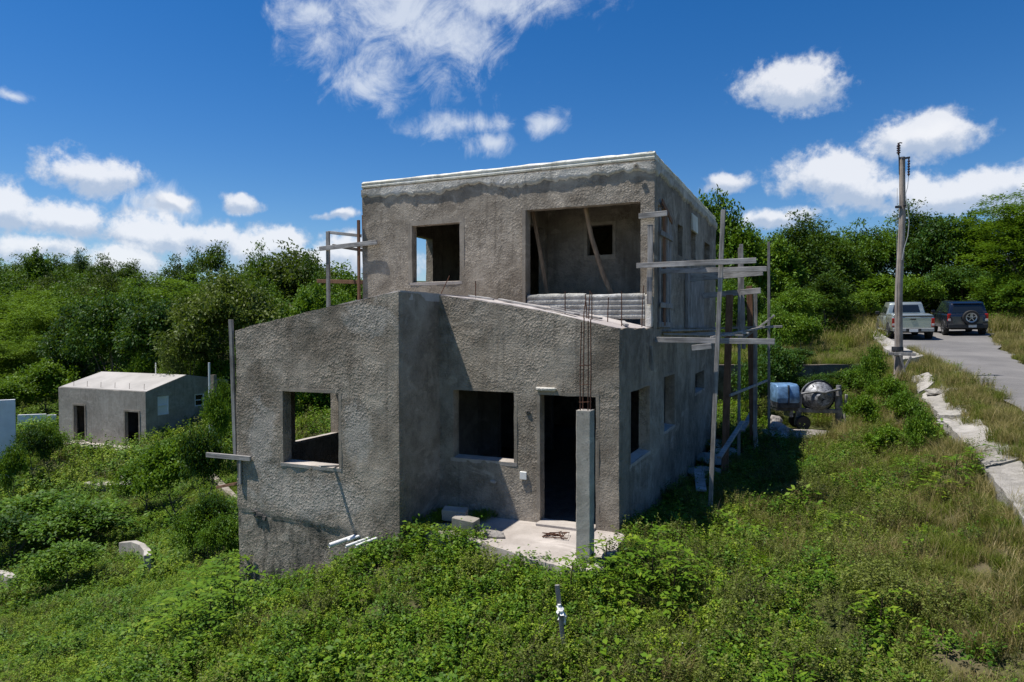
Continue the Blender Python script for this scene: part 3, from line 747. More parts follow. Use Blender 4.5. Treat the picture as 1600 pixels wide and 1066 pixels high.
plank('rail', (.15,9.2,3.15), (1.95,9.2,3.2), .05, .06, M['woodx'], sc_r)
plank('rail', (1.05,2.4,3.0), (1.5,10.5,3.2), .05, .05, M['wood'], sc_r)
plank('rail', (.95,6.2,1.6), (1.5,10.5,1.65), .04, .06, M['woodx'], sc_r)
plank('brace', (.93,4.5,.45), (1.2,6.6,.95), .1, .05, M['woodx'], sc_r)
plank('brace', (1.0,9.3,2.9), (1.75,9.3,3.5), .06, .05, M['woodx'], sc_r)
b = tag(plank('wall_batten', (.03,2.05,2.85), (.05,2.1,2.4), .05, .03, M['wood'], None), 'short grey batten nailed upright high on the shaded right wall', 'batten')
fw = thing('column_formwork', 'upright timber formwork boards framing the balcony corner column', 'formwork', (0, 3, 3.2))
plank('board', (-.06,E_-.075,4.06), (-.06,E_-.075,5.1), .1, .03, M['wood'], fw)
plank('board', (-.06,E_-.11,3.62), (-.06,E_-.11,4.28), .1, .03, M['wood'], fw)
plank('cleat', (-.27,E_-.1,5.27), (.26,E_-.1,5.29), .03, .1, M['woodx'], fw)
for y, c, z1 in ((2.95,'wood',5.5),(3.25,'brown',5.5),(3.55,'wood',5.45),(3.8,'wood',5.5)):
    plank('board', (.0+.03*(y > 3.1), y, 3.22), (.0+.03*(y > 3.1), y, z1), .14, .03, M[c], fw, roll=math.pi/2)
for z in (3.62, 5.0): plank('cleat', (.06,2.75,z), (.06,3.9,z), .03, .1, M['wood'], fw)
plank('board', (.05,2.9,5.62), (.05,3.9,5.35), .03, .1, M['brown'], fw)
plank('cleat', (-.0,2.75,3.24), (.04,3.95,3.24), .05, .1, M['wood'], fw)
hs = tag(MB().box((.03,6.85,5.72), (.05,.75,.42), jit=.01).build('foam_offcut', M['foam'], None, bevel=.01), 'white foam offcut covering the narrow upper window on the right wall', 'foam board')
bd = thing('boarded_doorway', 'narrow upright boards closing the upper doorway in the right wall', 'door boarding', (.02, 7.2, 3.15))
for k, y in enumerate((6.0,6.55,7.1,7.65,8.2)): plank('board', (.02+.004*(k%2), y, 3.17), (.02+.004*(k%2), y, 4.55), .52, .025, M['wood'], bd, roll=math.pi/2)
plank('frame_post', (.05,5.66,3.17), (.05,5.66,4.75), .07, .06, M['wood'], bd)
tag(plank('timber_prop', (-2.66,2.95,5.62), (-2.23,2.98,3.2), .07, .05, M['pale'], None, bow=.03), 'thin leaning timber prop by the dark doorway inside the balcony', 'prop')
tag(MB().tube([(-1.5,2.95,5.6),(-1.38,2.96,5.0),(-1.16,2.98,4.3),(-.93,3.0,3.75),(-.72,3.0,3.2)], [.05,.048,.052,.05,.055], 8).build('timber_prop', M['pale'], None, smooth=60), 'thick crooked pole prop in front of the small balcony window', 'prop')
# boards and battens lying on the front wing roof
def roofz(x): t = min(max(-x/A, 0), 1); return H1+(HR-.02-H1)*(t+.10*math.sin(t*math.pi)) if x > -A else HR
for (x0,y0,x1,y1,w,lab) in ((-2.55,1.1,-.55,.85,.14,'long pale board lying down the roof slope below the foam blocks'),(-2.4,.75,-.85,.55,.1,'weathered board lying nearest the roof eave in front of the long pale board'),
     (-3.1,.9,-2.55,.72,.05,'short batten lying near the roof ridge under the upper window'),(-1.35,.45,-.85,.4,.12,'short dark board lying close to the eave by the starter bars'),(-1.6,1.25,-.9,1.25,.1,'grey board lying against the foot of the foam blocks'),(-.35,1.5,-.08,.75,.07,'white batten lying at the right roof corner'),(-2.7,.38,-2.3,.3,.05,'small broken lath on the roof edge right of the ridge')):
    tag(MB().beam((x0,y0,roofz(x0)+.045), (x1,y1,roofz(x1)+.045), w, .03, 0, 5).build('loose_board', M['woodx'] if 'dark' not in lab else M['wood'], None, bevel=.003), lab, 'board')
# upper left bracket scaffold
sc_l = thing('bracket_scaffold', 'timber bracket scaffold sticking out from the upper left corner of the house', 'scaffold', (-7, 2.6, 3.2))
plank('post', (-7.57,2.42,2.9), (-7.57,2.42,5.42), .09, .05, M['wood'], sc_l)
plank('post', (-6.69,2.40,3.2), (-6.69,2.40,5.62), .06, .05, M['brown'], sc_l)
plank('plank', (-7.77,2.36,5.02), (-6.16,2.36,5.09), .035, .1, M['woodx'], sc_l)
plank('rail', (-7.57,2.44,5.40), (-6.66,2.46,5.27), .035, .07, M['woodx'], sc_l)
plank('rail', (-7.55,3.4,5.2), (-6.66,3.4,5.0), .04, .07, M['woodx'], sc_l)
plank('rail', (-7.57,4.3,4.9), (-6.66,4.3,4.9), .04, .07, M['woodx'], sc_l)
plank('rail', (-7.5,2.5,5.1), (-7.5,5.3,5.1), .04, .07, M['wood'], sc_l)
plank('post', (-7.57,4.9,2.5), (-7.57,4.9,5.4), .08, .05, M['wood'], sc_l)
plank('plank', (-8.3,2.9,4.32), (-6.68,2.9,4.24), .03, .09, M['brown'], sc_l)
tag(plank('loose_pole', (-6.66,2.6,3.2), (-6.66,2.52,5.75), .04, .04, M['brown'], None), 'rough brown batten stood upright against the upper left house corner', 'batten')
# lower left corner scaffold
sc_b = thing('corner_scaffold', 'timber posts and cross pieces fixed along the lower left house corner', 'scaffold', (-6.9, -1.2, -1))
plank('post', (-6.70,-1.22,.9), (-6.74,-1.26,3.34), .075, .05, M['wood'], sc_b)
plank('plank', (-7.32,-1.305,.89), (-6.26,-1.305,.90), .04, .085, M['woodx'], sc_b)
plank('cleat', (-6.52,-1.30,.86), (-6.52,-1.30,.42), .06, .03, M['wood'], sc_b)
plank('brace', (-7.3,-1.1,.25), (-6.62,-1.2,.42), .03, .05, M['brown'], sc_b)
plank('formwork_box', (-6.86,-.7,1.8), (-6.86,-.7,2.62), .3, .14, M['wood'], sc_b, roll=.2)
for k in range(6): plank('board', (-6.80-.13*k,.4+.8*k,-1.9), (-6.80-.13*k,.4+.8*k,.35+.12*(k%3)), .12, .04, M['wood'], sc_b)
plank('rod', (-6.9,-.4,2.6), (-6.9,-.4,2.95), .02, .02, M['wood'], sc_b)

# ================================================================== small things on the porch and in the yard
def block(loc, rz, label, tilt=0.):
    m = MB(); L_, W_, H_ = .4, .19, .19; c = .028
    t = thing('concrete_block', label, 'concrete block', loc, 'broken concrete blocks by the porch', True, rz)
    m.box((0,W_/2-c/2,H_/2), (L_,c,H_), jit=.004).box((0,-W_/2+c/2,H_/2), (L_,c,H_), jit=.004)
    m.build('face_shell', M['oldcon'], t, bevel=.006)
    for x in (-L_/2+c/2, 0, L_/2-c/2): MB().box((x,0,H_/2), (c,W_-2*c-.004,H_-.01), jit=.003).build('web', M['oldcon'], t)
    MB().box((0,0,H_-.012), (L_-.012,W_-2*c-.004,.02), jit=.002).build('closed_top', M['oldcon'], t)
    t.rotation_euler = (tilt*.3, .05, rz); return t
block((-2.6,-.55,.05), .25, 'cracked concrete block farther back by the shaded return wall', .5)
block((-2.2,-.93,.04), -.1, 'concrete block nearer the porch edge, lit by the sun', .35)
m = MB(); rr = random.Random(4)
for k in range(9):
    pts_ = [(-.84+rr.uniform(-.2,.2), -.6+rr.uniform(-.12,.1), .015+rr.uniform(0,.06)) for _ in range(3)]
    m.tube(pts_, .007, 5)
m.tube([(-1.0,-.72,.02),(-.6,-.7,.03),(-.66,-.45,.05),(-.95,-.52,.03),(-1.0,-.72,.02)], .008, 6)
tag(m.build('bent_rebar', M['rust'], None, smooth=60), 'tangle of bent rusty rebar lying on the porch slab', 'rebar')
def rubble(loc, r, label, group=None, seed=0, n=5, mt='rock', name='rubble_lump'):
    bm = bmesh.new(); bmesh.ops.create_icosphere(bm, subdivisions=2, radius=1)
    for v in bm.verts:
        k = 1+.45*mnoise.noise(v.co*1.3+Vector((seed*5,0,0)))+.15*mnoise.noise(v.co*3.1)
        v.co = Vector((v.co.x*r[0], v.co.y*r[1], v.co.z*r[2]))*k
    me = bpy.data.meshes.new(name); bm.to_mesh(me); bm.free(); me.materials.append(M[mt])
    o = bpy.data.objects.new(name, me); C.objects.link(o); o.location = loc; o.rotation_euler = (0,0,seed)
    return tag(o, label, 'rubble', group)
rubble((.2,-1.15,.03), (.16,.10,.07), 'dark rag like rubble lump right of the porch column', None, 1.3)
rubble((.12,-1.55,-.02), (.12,.08,.05), 'small flat rubble piece at the foot of the porch column', None, 2.2)
rubble((-1.75,-.95,.03), (.22,.12,.06), 'flat grey rubble on the porch slab at the shadow edge', None, 3.1)
g = hz(.3,-3.3)
stake = MB().beam((.31,-3.27,g-.3), (.2,-3.31,.37), .05, .03, .3, 4).build('wooden_stake', M['wood'], None, bevel=.003); tag(stake, 'thin grey wooden survey stake standing in the foreground weeds', 'stake')
m = MB(); rg = random.Random(8)
for fl_ in range(5):                                      # torn strips hanging from one knot
    a = fl_*1.25; w0 = .02; L_ = (.12,.2,.08,.14,.07)[fl_]; rows = []
    for k in range(6):
        t = k/5; o_ = .012+.05*t*(1-.3*t)+.012*math.sin(k*2+fl_); wd = w0*(1-.75*t)+.012; c = Vector((.232+.035*t+o_*math.cos(a), -3.325+o_*math.sin(a), .14-L_*t))
        tn = Vector((-math.sin(a), math.cos(a), .3*math.sin(k+fl_))); nn = Vector((math.cos(a), math.sin(a), 0))
        rows.append([c-tn*wd, c+nn*.012*math.sin(k), c+tn*wd, c+nn*(.012*math.sin(k)+.003)])
    m.hull(rows)
rings = [[(.23+.022*math.cos(b)*(1.1 if z == .14 else .8), -3.325+.022*math.sin(b), z) for b in [i*math.pi/4 for i in range(8)]] for z in (.11,.14,.165)]
tag(m.hull(rings).build('plastic_rag', M['white'], None, smooth=40), 'torn white plastic rag tied round the foreground stake', 'rag')
# ================================================================== small house down the slope
sh = thing('small_house', 'small low grey concrete house shell with two dark doorways down the left slope', 'house', (-36, 19, -3.8))
X0, X1, Y0, YR, Y1 = -39.95, -32.2, 16.62, 19.4, 22.6
zf, zr, zb = -.50, .27, -4.1
path3 = [(X1,Y1),(X1,Y0),(X0,Y0),(X0,Y1),(X1-.02,Y1)]
a1 = Y1-Y0; a2 = a1+X1-X0
def ztop3(s):
    y = Y1-s if s <= a1 else (Y0 if s <= a2 else (Y0+s-a2 if s <= a2+a1 else Y1))
    return zf+(zr-zf)*(y-Y0)/(YR-Y0) if y <= YR else zr-(zr+.25)*(y-YR)/(Y1-YR)
def fx3(x): return a1+(X1-x)
H3 = [(fx3(-37.5), fx3(-38.5), -3.66, -1.55), (fx3(-32.77), fx3(-33.93), -3.68, -1.70), (Y1-18.15, Y1-17.4, -1.95, -.85), (Y1-20.7, Y1-20.0, -1.7, -.95)]
M['wall2'] = mat_concrete('far_plaster', (.26,.232,.198), (.38,.345,.30), bump=.5)
strip_wall('house_wall', path3, ztop3, zb, H3, .18, M['wall2'], sh, d=.3, amp=.008, seed=9)
def roof3(name, y0, y1, z0, z1, mt):
    m = MB(); vs = []
    for x in (X0+.02, X1-.02):
        for y, z in ((y0, z0), (y1, z1)): vs += [(x, y, z), (x, y, z-.12)]
    return m.add([Vector(v)+Vector((0,0,.03)) for v in vs], [(0,4,6,2),(1,3,7,5),(0,1,5,4),(2,6,7,3),(0,2,3,1),(4,5,7,6)]).build(name, mt, sh)
M['roof2'] = mat_plain('pale_roof_screed', (.38,.36,.335), .9, 0, .12, .7, .2, .1)
roof3('roof_slope', Y0+.1, YR-.002, zf, zr, M['roof2']); roof3('roof_slope', YR+.002, Y1-.03, zr, -.25, M['roof2'])
MB().box(((X0+X1)/2, 19.6, -3.78), (7.4, 5.7, .16)).build('floor', M['inside'], sh)
MB().box(((X0+X1)/2+.2, Y0-.55, -3.78), (8.0, 1.1, .14)).build('porch_slab', M['oldcon'], sh)
MB().box(((X0+X1)/2, YR, -2.2), (7.3, .14, 3.6)).build('partition_wall', M['inside'], sh)
for x0, x1, z1 in ((-38.5,-37.5,-1.55),(-33.93,-32.77,-1.70)):
    f = MB().box((x0-.05, Y0-.0, (z1-3.7)/2), (.1, .06, z1+3.7)).box((x1+.05, Y0, (z1-3.7)/2), (.1, .06, z1+3.7)).box(((x0+x1)/2, Y0, z1+.05), (x1-x0+.2, .06, .1)).build('door_frame', M['wall_smooth'], sh)
for yc, z0, z1, w in ((17.775,-1.95,-.85,.75),(20.35,-1.7,-.95,.7)):
    m = MB()
    for dy in (-w/2+.03, w/2-.03): m.box((X1-.05, yc+dy, (z0+z1)/2), (.07,.06,z1-z0))
    for z in (z0+.03, z1-.03, (z0+z1)/2): m.box((X1-.05, yc, z), (.07,w-.12,.05))
    wf = m.build('window', M['whitewall'], sh)
    MB().box((X1-.07, yc, (z0+z1)/2), (.012, w-.1, z1-z0-.06)).build('pane', M['glass' if yc > 18 else 'whitewall'], wf)
for k in range(6): MB().tube([(X0+1+1.25*k, Y0+.3, zf+.0), (X0+1+1.25*k+.03, Y0+.3, zf+.42)], .012, 5).build('rebar', M['rust'], sh)
def pillar(px, d, y0, y1, w, name, label, cat, mt):
    x, y = at(px, d); z0, z1 = CAMP.z-(y1-510)/1064.7*d, CAMP.z-(y0-510)/1064.7*d
    z0 = min(z0, hz(x, y)-.1)
    return tag(MB().box((x, y, (z0+z1)/2), (w, w, z1-z0), jit=.008).build(name, mt, None), label, cat)
pillar(333, 33, 585, 650, .20, 'concrete_post', 'short concrete post right of the small house', 'post', M['wall_smooth'])
pillar(326, 32, 566, 640, .06, 'pipe_post', 'thin pale pipe standing beside the small house annex', 'pipe', M['white'])
pillar(243, 46, 566, 640, .07, 'pipe_post', 'thin pale pipe rising behind the small house roof', 'pipe', M['white'])
# boundary wall panels on the far left
def wall_panel(p0, p1, z0, z1, label, name='boundary_wall', mt=None, t=.15):
    m = MB().beam((*p0, (z0+z1)/2), (*p1, (z0+z1)/2), t, z1-z0); return tag(m.build(name, mt or M['whitewall'], None, bevel=.01), label, 'wall', None)
pA, pB = at(-60, 33.5), at(22, 34.5); wall_panel(pA, pB, -5, -.45, 'tall white boundary wall at the far left edge')
pA, pB = at(26, 46), at(70, 46.5); wall_panel(pA, pB, -5, -2.72, 'low white boundary wall panel, left one beside the small house')
pA, pB = at(72, 46.5), at(86, 46.7); wall_panel(pA, pB, -5, -2.80, 'narrow white wall panel touching the small house corner')
# low concrete ledges and kerbs among the weeds on the left
def ledge(pts, w, h, label, mt='oldcon', name='concrete_ledge', raise_=.12, kind=None):
    rings = []
    for k, (x, y) in enumerate(pts):
        a = Vector(pts[max(k-1,0)]); b = Vector(pts[min(k+1,len(pts)-1)]); d = (b-a).normalized(); nn = Vector((-d.y, d.x))
        z = hz(x, y)+raise_+random.uniform(-.02,.02); ww = w*random.uniform(.85,1.1)
        rings.append([(x-nn.x*ww/2, y-nn.y*ww/2, z-h), (x+nn.x*ww/2, y+nn.y*ww/2, z-h), (x+nn.x*ww/2, y+nn.y*ww/2, z), (x-nn.x*ww/2, y-nn.y*ww/2, z)])
    o = MB().hull(rings).build(name, M[mt], None, bevel=.015)
    return tag(o, label, 'ledge', None, kind)
ledge([at(185,21), at(205,20.6), at(218,19.8), at(226,18.8), at(226,18)], .17, .5, 'curved pale concrete ledge emerging from the weeds below the small house', raise_=.62)
ledge([at(140,33), at(165,32.4), at(195,31.8), at(200,34)], .8, .6, 'broken white rubble heap in front of the small house', raise_=.35)
ledge([at(-20,20), at(5,19.6), at(14,18.8)], .22, .6, 'pale concrete piece at the left edge among the weeds', raise_=.5)
ledge([at(325,31), at(360,27), at(372,26)], .3, .9, 'low concrete garden wall behind the lower left house corner', 'wall_smooth', raise_=.35)
ledge([at(330,24), at(366,22)], .3, .5, 'pale concrete step below the low garden wall', raise_=.2)

# ================================================================== retaining wall and kerb strips on the right
m = MB(); rings = []
for k in range(27):
    u = -1+k/26*9.42; p = WA+WD*u - WN*.06; j = lambda a: random.uniform(-a, a)
    zb = hz(p[0]-WN[0]*.3, p[1]-WN[1]*.3)-.4; zt = 1.80+j(.02)
    rings.append([(p[0]-WN[0]*(.14+j(.02)), p[1]-WN[1]*.14, zb), (p[0]+WN[0]*.12, p[1]+WN[1]*.12, zb), (p[0]+WN[0]*.12, p[1]+WN[1]*.12, zt+j(.015)), (p[0]-WN[0]*(.14+j(.015)), p[1]-WN[1]*.14, zt)])
tag(m.hull(rings).build('retaining_wall', mat_concrete('dark_old_wall', (.07,.056,.042), (.19,.16,.13), bump=.9), None, smooth=50), 'low dark concrete retaining wall behind the cement mixer', 'wall')
def strip(Ls, Rs, off, label, n=26, name='concrete_strip', seed=0, rag=.022):
    Ls, Rs = np.array(Ls, float), np.array(Rs, float); rings = []; rg = random.Random(seed)
    for k in range(n+1):
        l, r = along(Ls, k/n), along(Rs, k/n); j = [rg.uniform(-rag, rag) for _ in range(4)]
        zl = max(float(.4+.053*depth_of(*l)), hz(*l)-.02)+off+j[2]*.12; zr = max(float(.4+.053*depth_of(*r)), hz(*r)-.02)+off+j[3]*.12
        c = (l+r)/2
        rings.append([(l[0]+j[0], l[1], zl-.45), (r[0]+j[1], r[1], zr-.45), (r[0]+j[1], r[1], zr), (c[0], c[1], (zl+zr)/2-.015), (l[0]+j[0], l[1], zl)])
    return tag(MB().hull(rings).build(name, M['strip'], None), label, None, None, 'structure')
M['strip'] = mat_concrete('kerb_concrete', (.24,.225,.20), (.44,.415,.38), bump=.8, stain=True)
strip([(5.05,-3.2),(5.12,-.2),(5.16,1.3),(5.2,2.4)], [(5.55,-3.0),(5.58,.5),(5.64,1.9),(5.7,2.6)], .03, 'broken pale concrete drain strip at the right edge', seed=1)
strip([(5.21,2.5),(5.25,4.7),(5.27,6.6)], [(5.71,2.7),(5.78,4.4),(5.85,6.7)], .04, 'long pale concrete drain strip beside the weeds', seed=2)
strip([(5.27,7.2),(5.28,8.4),(5.3,10.4)], [(5.8,6.9),(5.74,8.7),(5.8,10.6)], .05, 'broad broken concrete drain piece below the utility pole', seed=3, rag=.045)
strip([(5.3,10.6),(5.28,12),(5.25,13.3)], [(5.68,10.9),(5.7,12.4),(5.7,13.4)], .05, 'short crumbling concrete drain piece near the pole base', seed=4, rag=.05)
strip([(5.55,17.3),(5.4,21),(5.3,26),(5.45,33)], [(6.25,17.6),(6.05,20.5),(5.75,26.5),(5.7,33)], .25, 'pale concrete kerb strip along the lane behind the pole', seed=5)
for k, (x, y, r) in enumerate(((5.9,9.4,.16),(5.55,9.9,.2),(5.2,9.2,.12),(5.6,13.2,.14),(5.35,7.0,.13))):
    rubble((x, y, hz(x, y)+.06), (r*1.4, r, r*.5), ['concrete lump on the gap in the drain strip','larger concrete lump at the broad broken drain piece','small concrete lump in the grass left of the drain strip','concrete lump at the pole end of the drain strip','concrete lump by the joint of the long drain strip'][k], 'concrete lumps along the drain strip', 4+k*1.3, mt='strip')
# mound of spilled concrete and stones by the mixer
rubble((2.9,11.5,-.02), (1.5,1.1,.13), 'grey mound of spilled set concrete in front of the mixer', None, 6.1, mt='rock', name='spilled_concrete')
for k, (x, y, z, r, lab) in enumerate(((1.75,11.7,.12,.3,'large pale rubble stone left of the mixer wheel'),(1.95,11.35,.05,.28,'rubble stone in shade in front of the mixer'),(1.65,12.1,.3,.22,'rounded rubble stone at the mixer wheel, behind the large pale one'),(2.3,10.8,.0,.25,'flat shaded rubble slab nearest the house before the mixer'))):
    rubble((x, y, z), (r, r*.8, r*.7), lab, None, 7+k*1.7)
for k, (x, y, r) in enumerate(((.45,6.3,.35),(.4,7.6,.4),(.55,8.6,.3),(.6,5.2,.25),(.35,9.4,.35))):
    rubble((x, y, hz(x, y)+.06), (r, r*1.5, r*.35), ['pale rubble below the tall middle window of the right wall','pale rubble beyond the middle window at the foot of the right wall','pale rubble under the small far window of the right wall','pale rubble nearest the camera along the right wall','pale rubble at the far corner of the right wall'][k], 'rubble along the right wall', 11+k*1.9, mt='oldcon')
tag(MB().beam((.75,3.3,.0), (.5,4.6,.15), .2, .03).build('loose_board', M['woodx'], None), 'weathered board half buried in shaded weeds along the right wall', 'board')
gz = hz(1.25,9.6)
tag(MB().tube([(1.35,8.9,gz+.0),(1.25,9.3,gz+.62)], .055, 10).build('plastic_pipe', M['white'], None, smooth=60), 'white plastic pipe stub leaning in the shade behind the scaffold', 'pipe')
tag(MB().beam((.95,9.2,.35), (1.1,10.6,.75), .12, .05).build('loose_board', M['woodx'], None), 'pale board leaning low behind the brown scaffold post', 'board')

# ================================================================== cement mixer
mx = thing('cement_mixer', 'weathered towable cement mixer with blue engine cover and round drum', 'cement mixer', (2.75, 13.0, .08), None, True, .40)
M['bluepaint'] = mat_plain('faded_blue_paint', (.12,.22,.36), .42, .2, .45, 5, .15)
M['drum'] = mat_plain('scratched_drum_steel', (.20,.205,.22), .55, .35, .75, 11, .4)
M['frame'] = mat_plain('grey_frame_paint', (.19,.19,.19), .65, .3, .5, 8, .3)
MB().beam((-.55,0,.02),(-.48,0,1.0), .16, .10).build('side_frame', M['frame'], mx, bevel=.012)
MB().beam((.78,0,.0),(.70,0,1.15), .22, .10).build('side_frame', M['frame'], mx, bevel=.012)
MB().beam((.86,-.12,-.05),(.92,-.1,1.0), .07, .07).build('stand_leg', M['strip'], mx, bevel=.01)
MB().beam((-.55,0,.50),(.78,0,.46), .12, .13).build('cross_bar', M['frame'], mx, bevel=.01)
MB().tube([(.72,-.03,.95),(.72,-.03,1.28)], [.09,.075], 12).build('pivot_head', M['frame'], mx, bevel=.0, smooth=50)
Md = Matrix.Translation((.1, .02, .92)) @ Matrix.Rotation(math.radians(98), 4, 'X')
dr = MB().lathe([(.0,.40),(.20,.42),(.22,.40),(.36,.22),(.49,.02),(.50,-.02),(.50,-.10),(.46,-.22),(.34,-.36),(.16,-.43),(.0,-.44)], Md, 30).build('drum', M['drum'], mx, smooth=40)
MB().lathe([(.515,-.03),(.53,-.03),(.53,.03),(.515,.03),(.505,.0)], Md, 30).build('ring_gear', M['iron'], dr, smooth=30)
m = MB()
for k in range(3):
    a = k*2.1; m.beam(Md @ Vector((0,0,.42)), Md @ Vector((.45*math.cos(a), .45*math.sin(a), .1)), .05, .02)
m.build('drum_blade', M['iron'], dr)
m = MB(); pr = [(-.60,-.05,1.03)]
m.tube([(-.6,-.16,1.0),(-.42,-.24,1.05),(-.1,-.34,1.11),(.1,-.46,1.08),(.3,-.34,1.11),(.55,-.2,1.14),(.72,-.1,1.16)], .035, 8); m.build('tilt_yoke', M['frame'], mx, smooth=60)
m = MB(); rings = []
for x, k in ((-1.32,.94),(-1.28,1.),(-.97,1.),(-.66,1.0),(-.62,.93)):
    rings.append([(x, -.34*k, .98-.36*k), (x, -.42*k, 1.0-.1*k), (x, -.36*k, 1.0+.27*k), (x, -.2*k, 1.0+.34*k), (x, .28*k, 1.0+.34*k), (x, .36*k, 1.0+.22*k), (x, .34*k, .98-.36*k)])
ec = m.hull(rings).build('engine_cover', M['bluepaint'], mx, bevel=.012, smooth=50)
MB().box((-.97,-.385,1.0),(.035,.09,.62)).build('cover_strap', M['iron'], ec)
MB().box((-.97,0,.70),(.70,.76,.20)).build('cover_skirt', M['iron'], mx, bevel=.015)
MB().box((-.97,0,.56),(.66,.62,.10)).build('engine_base', M['iron'], mx, bevel=.01)
MB().box((-.82,.0,.56),(.1,.5,.5)).build('engine_mount', M['frame'], mx)
MB().beam((-1.3,.0,.6),(-1.45,.05,.95),.05,.04).build('pull_handle', M['frame'], mx)
Mw = Matrix.Translation((-.45,-.2,.12)) @ Matrix.Rotation(math.pi/2, 4, 'X')
wl = MB().lathe([(.14,-.06),(.2,-.07),(.23,-.035),(.23,.035),(.2,.07),(.14,.06)], Mw, 22).build('wheel', M['dark'], mx, smooth=40)
MB().lathe([(.0,.03),(.05,.05),(.06,.03),(.12,.0),(.138,.06),(.138,-.05)], Mw, 18).build('rim', M['rust'], wl, smooth=40)
Mw2 = Matrix.Translation((-.45,.35,.14)) @ Matrix.Rotation(math.pi/2, 4, 'X')
wl = MB().lathe([(.14,-.06),(.2,-.07),(.23,-.035),(.23,.035),(.2,.07),(.14,.06)], Mw2, 22).build('wheel', M['dark'], mx, smooth=40)
MB().tube([(-.45,-.2,.14),(-.45,.35,.14)], .03, 8).build('axle', M['frame'], mx)

# ================================================================== utility pole
pxy = (4.95, 12.55); pb = hz(*pxy)
po = thing('utility_pole', 'weathered wooden utility pole with insulators at its top beside the lane', 'utility pole', (pxy[0], pxy[1], pb), None, True)
H_ = 8.12-pb; zq = 2.40-pb-.62
pts = [(.02*math.sin(k*.9), .0, -.3+(H_+.3)*k/12) for k in range(13)]
MB().tube([(x+.09*(z/H_), y, z) for x, y, z in pts], [.118-.042*k/12 for k in range(13)], 14).build('pole', M['pole'], po, smooth=60)
MB().tube([(.0,-.02,H_-.5),(-.02,-.04,H_+.12)], .018, 6).build('pin', M['iron'], po)
prof = [(.02,0)]
for k in range(4): prof += [(.03,.05+k*.065), (.055,.06+k*.065), (.05,.085+k*.065), (.028,.095+k*.065)]
prof += [(.03,.33),(.0,.36)]
MB().lathe(prof, Matrix.Translation((-.03,-.04,H_+.06)), 14).build('insulator', M['porcelain'], po, smooth=40)
MB().tube([(-.06,-.04,H_+.4),(.0,-.04,H_+.42),(.06,-.03,H_+.40)], .016, 6).build('line_clamp', M['iron'], po)
MB().beam((.05,-.06,H_-.06),(.26,-.06,H_-.04), .05, .05).build('bracket', M['iron'], po)
prof = [(.012,0)]
for k in range(6): prof += [(.018,.03+k*.075), (.036,.04+k*.075), (.034,.07+k*.075), (.018,.085+k*.075)]
prof += [(.02,.5),(.0,.52)]
MB().lathe(prof, Matrix.Translation((.23,-.06,H_-.58)), 12).build('fuse_cutout', M['porcelain'], po, smooth=40)
MB().tube([(.23,-.06,H_-.56),(.2,-.1,H_-.9),(.15,-.12,H_-1.1),(.2,-.12,H_-1.5),(.25,-.13,H_-1.9),(.22,-.13,H_-2.3),(.12,-.13,H_-2.7),(.08,-.12,H_-3.0)], .011, 6).build('drop_wire', M['cable'], po, smooth=60)
MB().box((-.03,-.09,H_-1.45),(.16,.06,.07)).box((.15,-.1,H_-1.42),(.1,.05,.05)).build('wire_clamp', M['iron'], po, bevel=.008)
MB().tube([(-.06,-.09,H_-.9),(-.05,-.1,H_-3),(-.06,-.11,H_-5.9)], .006, 5).build('ground_wire', M['cable'], po)
MB().beam((-.24,-.13,zq+.62),(.45,-.13,zq+.60), .06, .09).build('cross_timber', M['wood'], po, bevel=.006)
MB().beam((-.15,.13,zq+.66),(.4,.15,zq+.66), .06, .09).build('cross_timber', M['wood'], po, bevel=.006)
MB().beam((.33,-.15,zq+.55),(.03,-.13,zq-.1), .06, .05).build('brace_timber', M['wood'], po, bevel=.005)
MB().beam((.05,-.17,zq+.6),(.20,-.15,zq+.02), .05, .04).build('brace_timber', M['wood'], po, bevel=.005)
MB().lathe([(.11,0),(.155,.0),(.155,.12),(.11,.12)], Matrix.Translation((.0,0,zq+.70)), 14).build('steel_band', M['iron'], po, smooth=40)
sp = MB().beam((6.75,12.0,float(road_z(6.75,12))+.02),(7.85,12.45,float(road_z(7.85,12.45))+.02), .0, .0) if False else None

# ================================================================== vehicles
def car_mat(name, col, metal=.6):
    mt, N, b = new_mat(name, .32, .5); b.inputs['Metallic'].default_value = metal
    o = N.n('ShaderNodeTexCoord').outputs['Object']
    sepz = N.n('ShaderNodeSeparateXYZ', {0: o}).outputs[2]
    dirt = N.math('MULTIPLY', N.math('SUBTRACT', 1., N.ss(sepz, .35, .95)), N.ss(N.noise(o, 4, 5, .6), .3, .7))
    link(N, N.mix(N.math('MULTIPLY', dirt, .6), col, (.22,.19,.15)), b, 'Base Color')
    link(N, N.math('MULTIPLY_ADD', dirt, .4, .25), b, 'Roughness'); b.inputs['Coat Weight'].default_value = .5
    return mt
M['silver'] = car_mat('silver_green_paint', (.42,.45,.40)); M['navy'] = car_mat('dark_blue_paint', (.006,.010,.024), .2)
M['bumper'] = mat_plain('grey_bumper', (.30,.31,.30), .45, .3, .15, 6)
M['blackplastic'] = mat_plain('black_trim', (.02,.021,.023), .5, 0, .2, 6)
M['red'] = mat_plain('red_lens', (.35,.015,.012), .15, 0, .2, 8, spec=.6)
M['clearlens'] = mat_plain('clear_lens', (.5,.48,.46), .15, 0, .1, 8, spec=.6)
M['alloy'] = mat_plain('alloy_metal', (.45,.46,.47), .35, .8, .15, 10)
M['plate'] = mat_plain('number_plate', (.62,.63,.62), .4, 0, .08, 12)
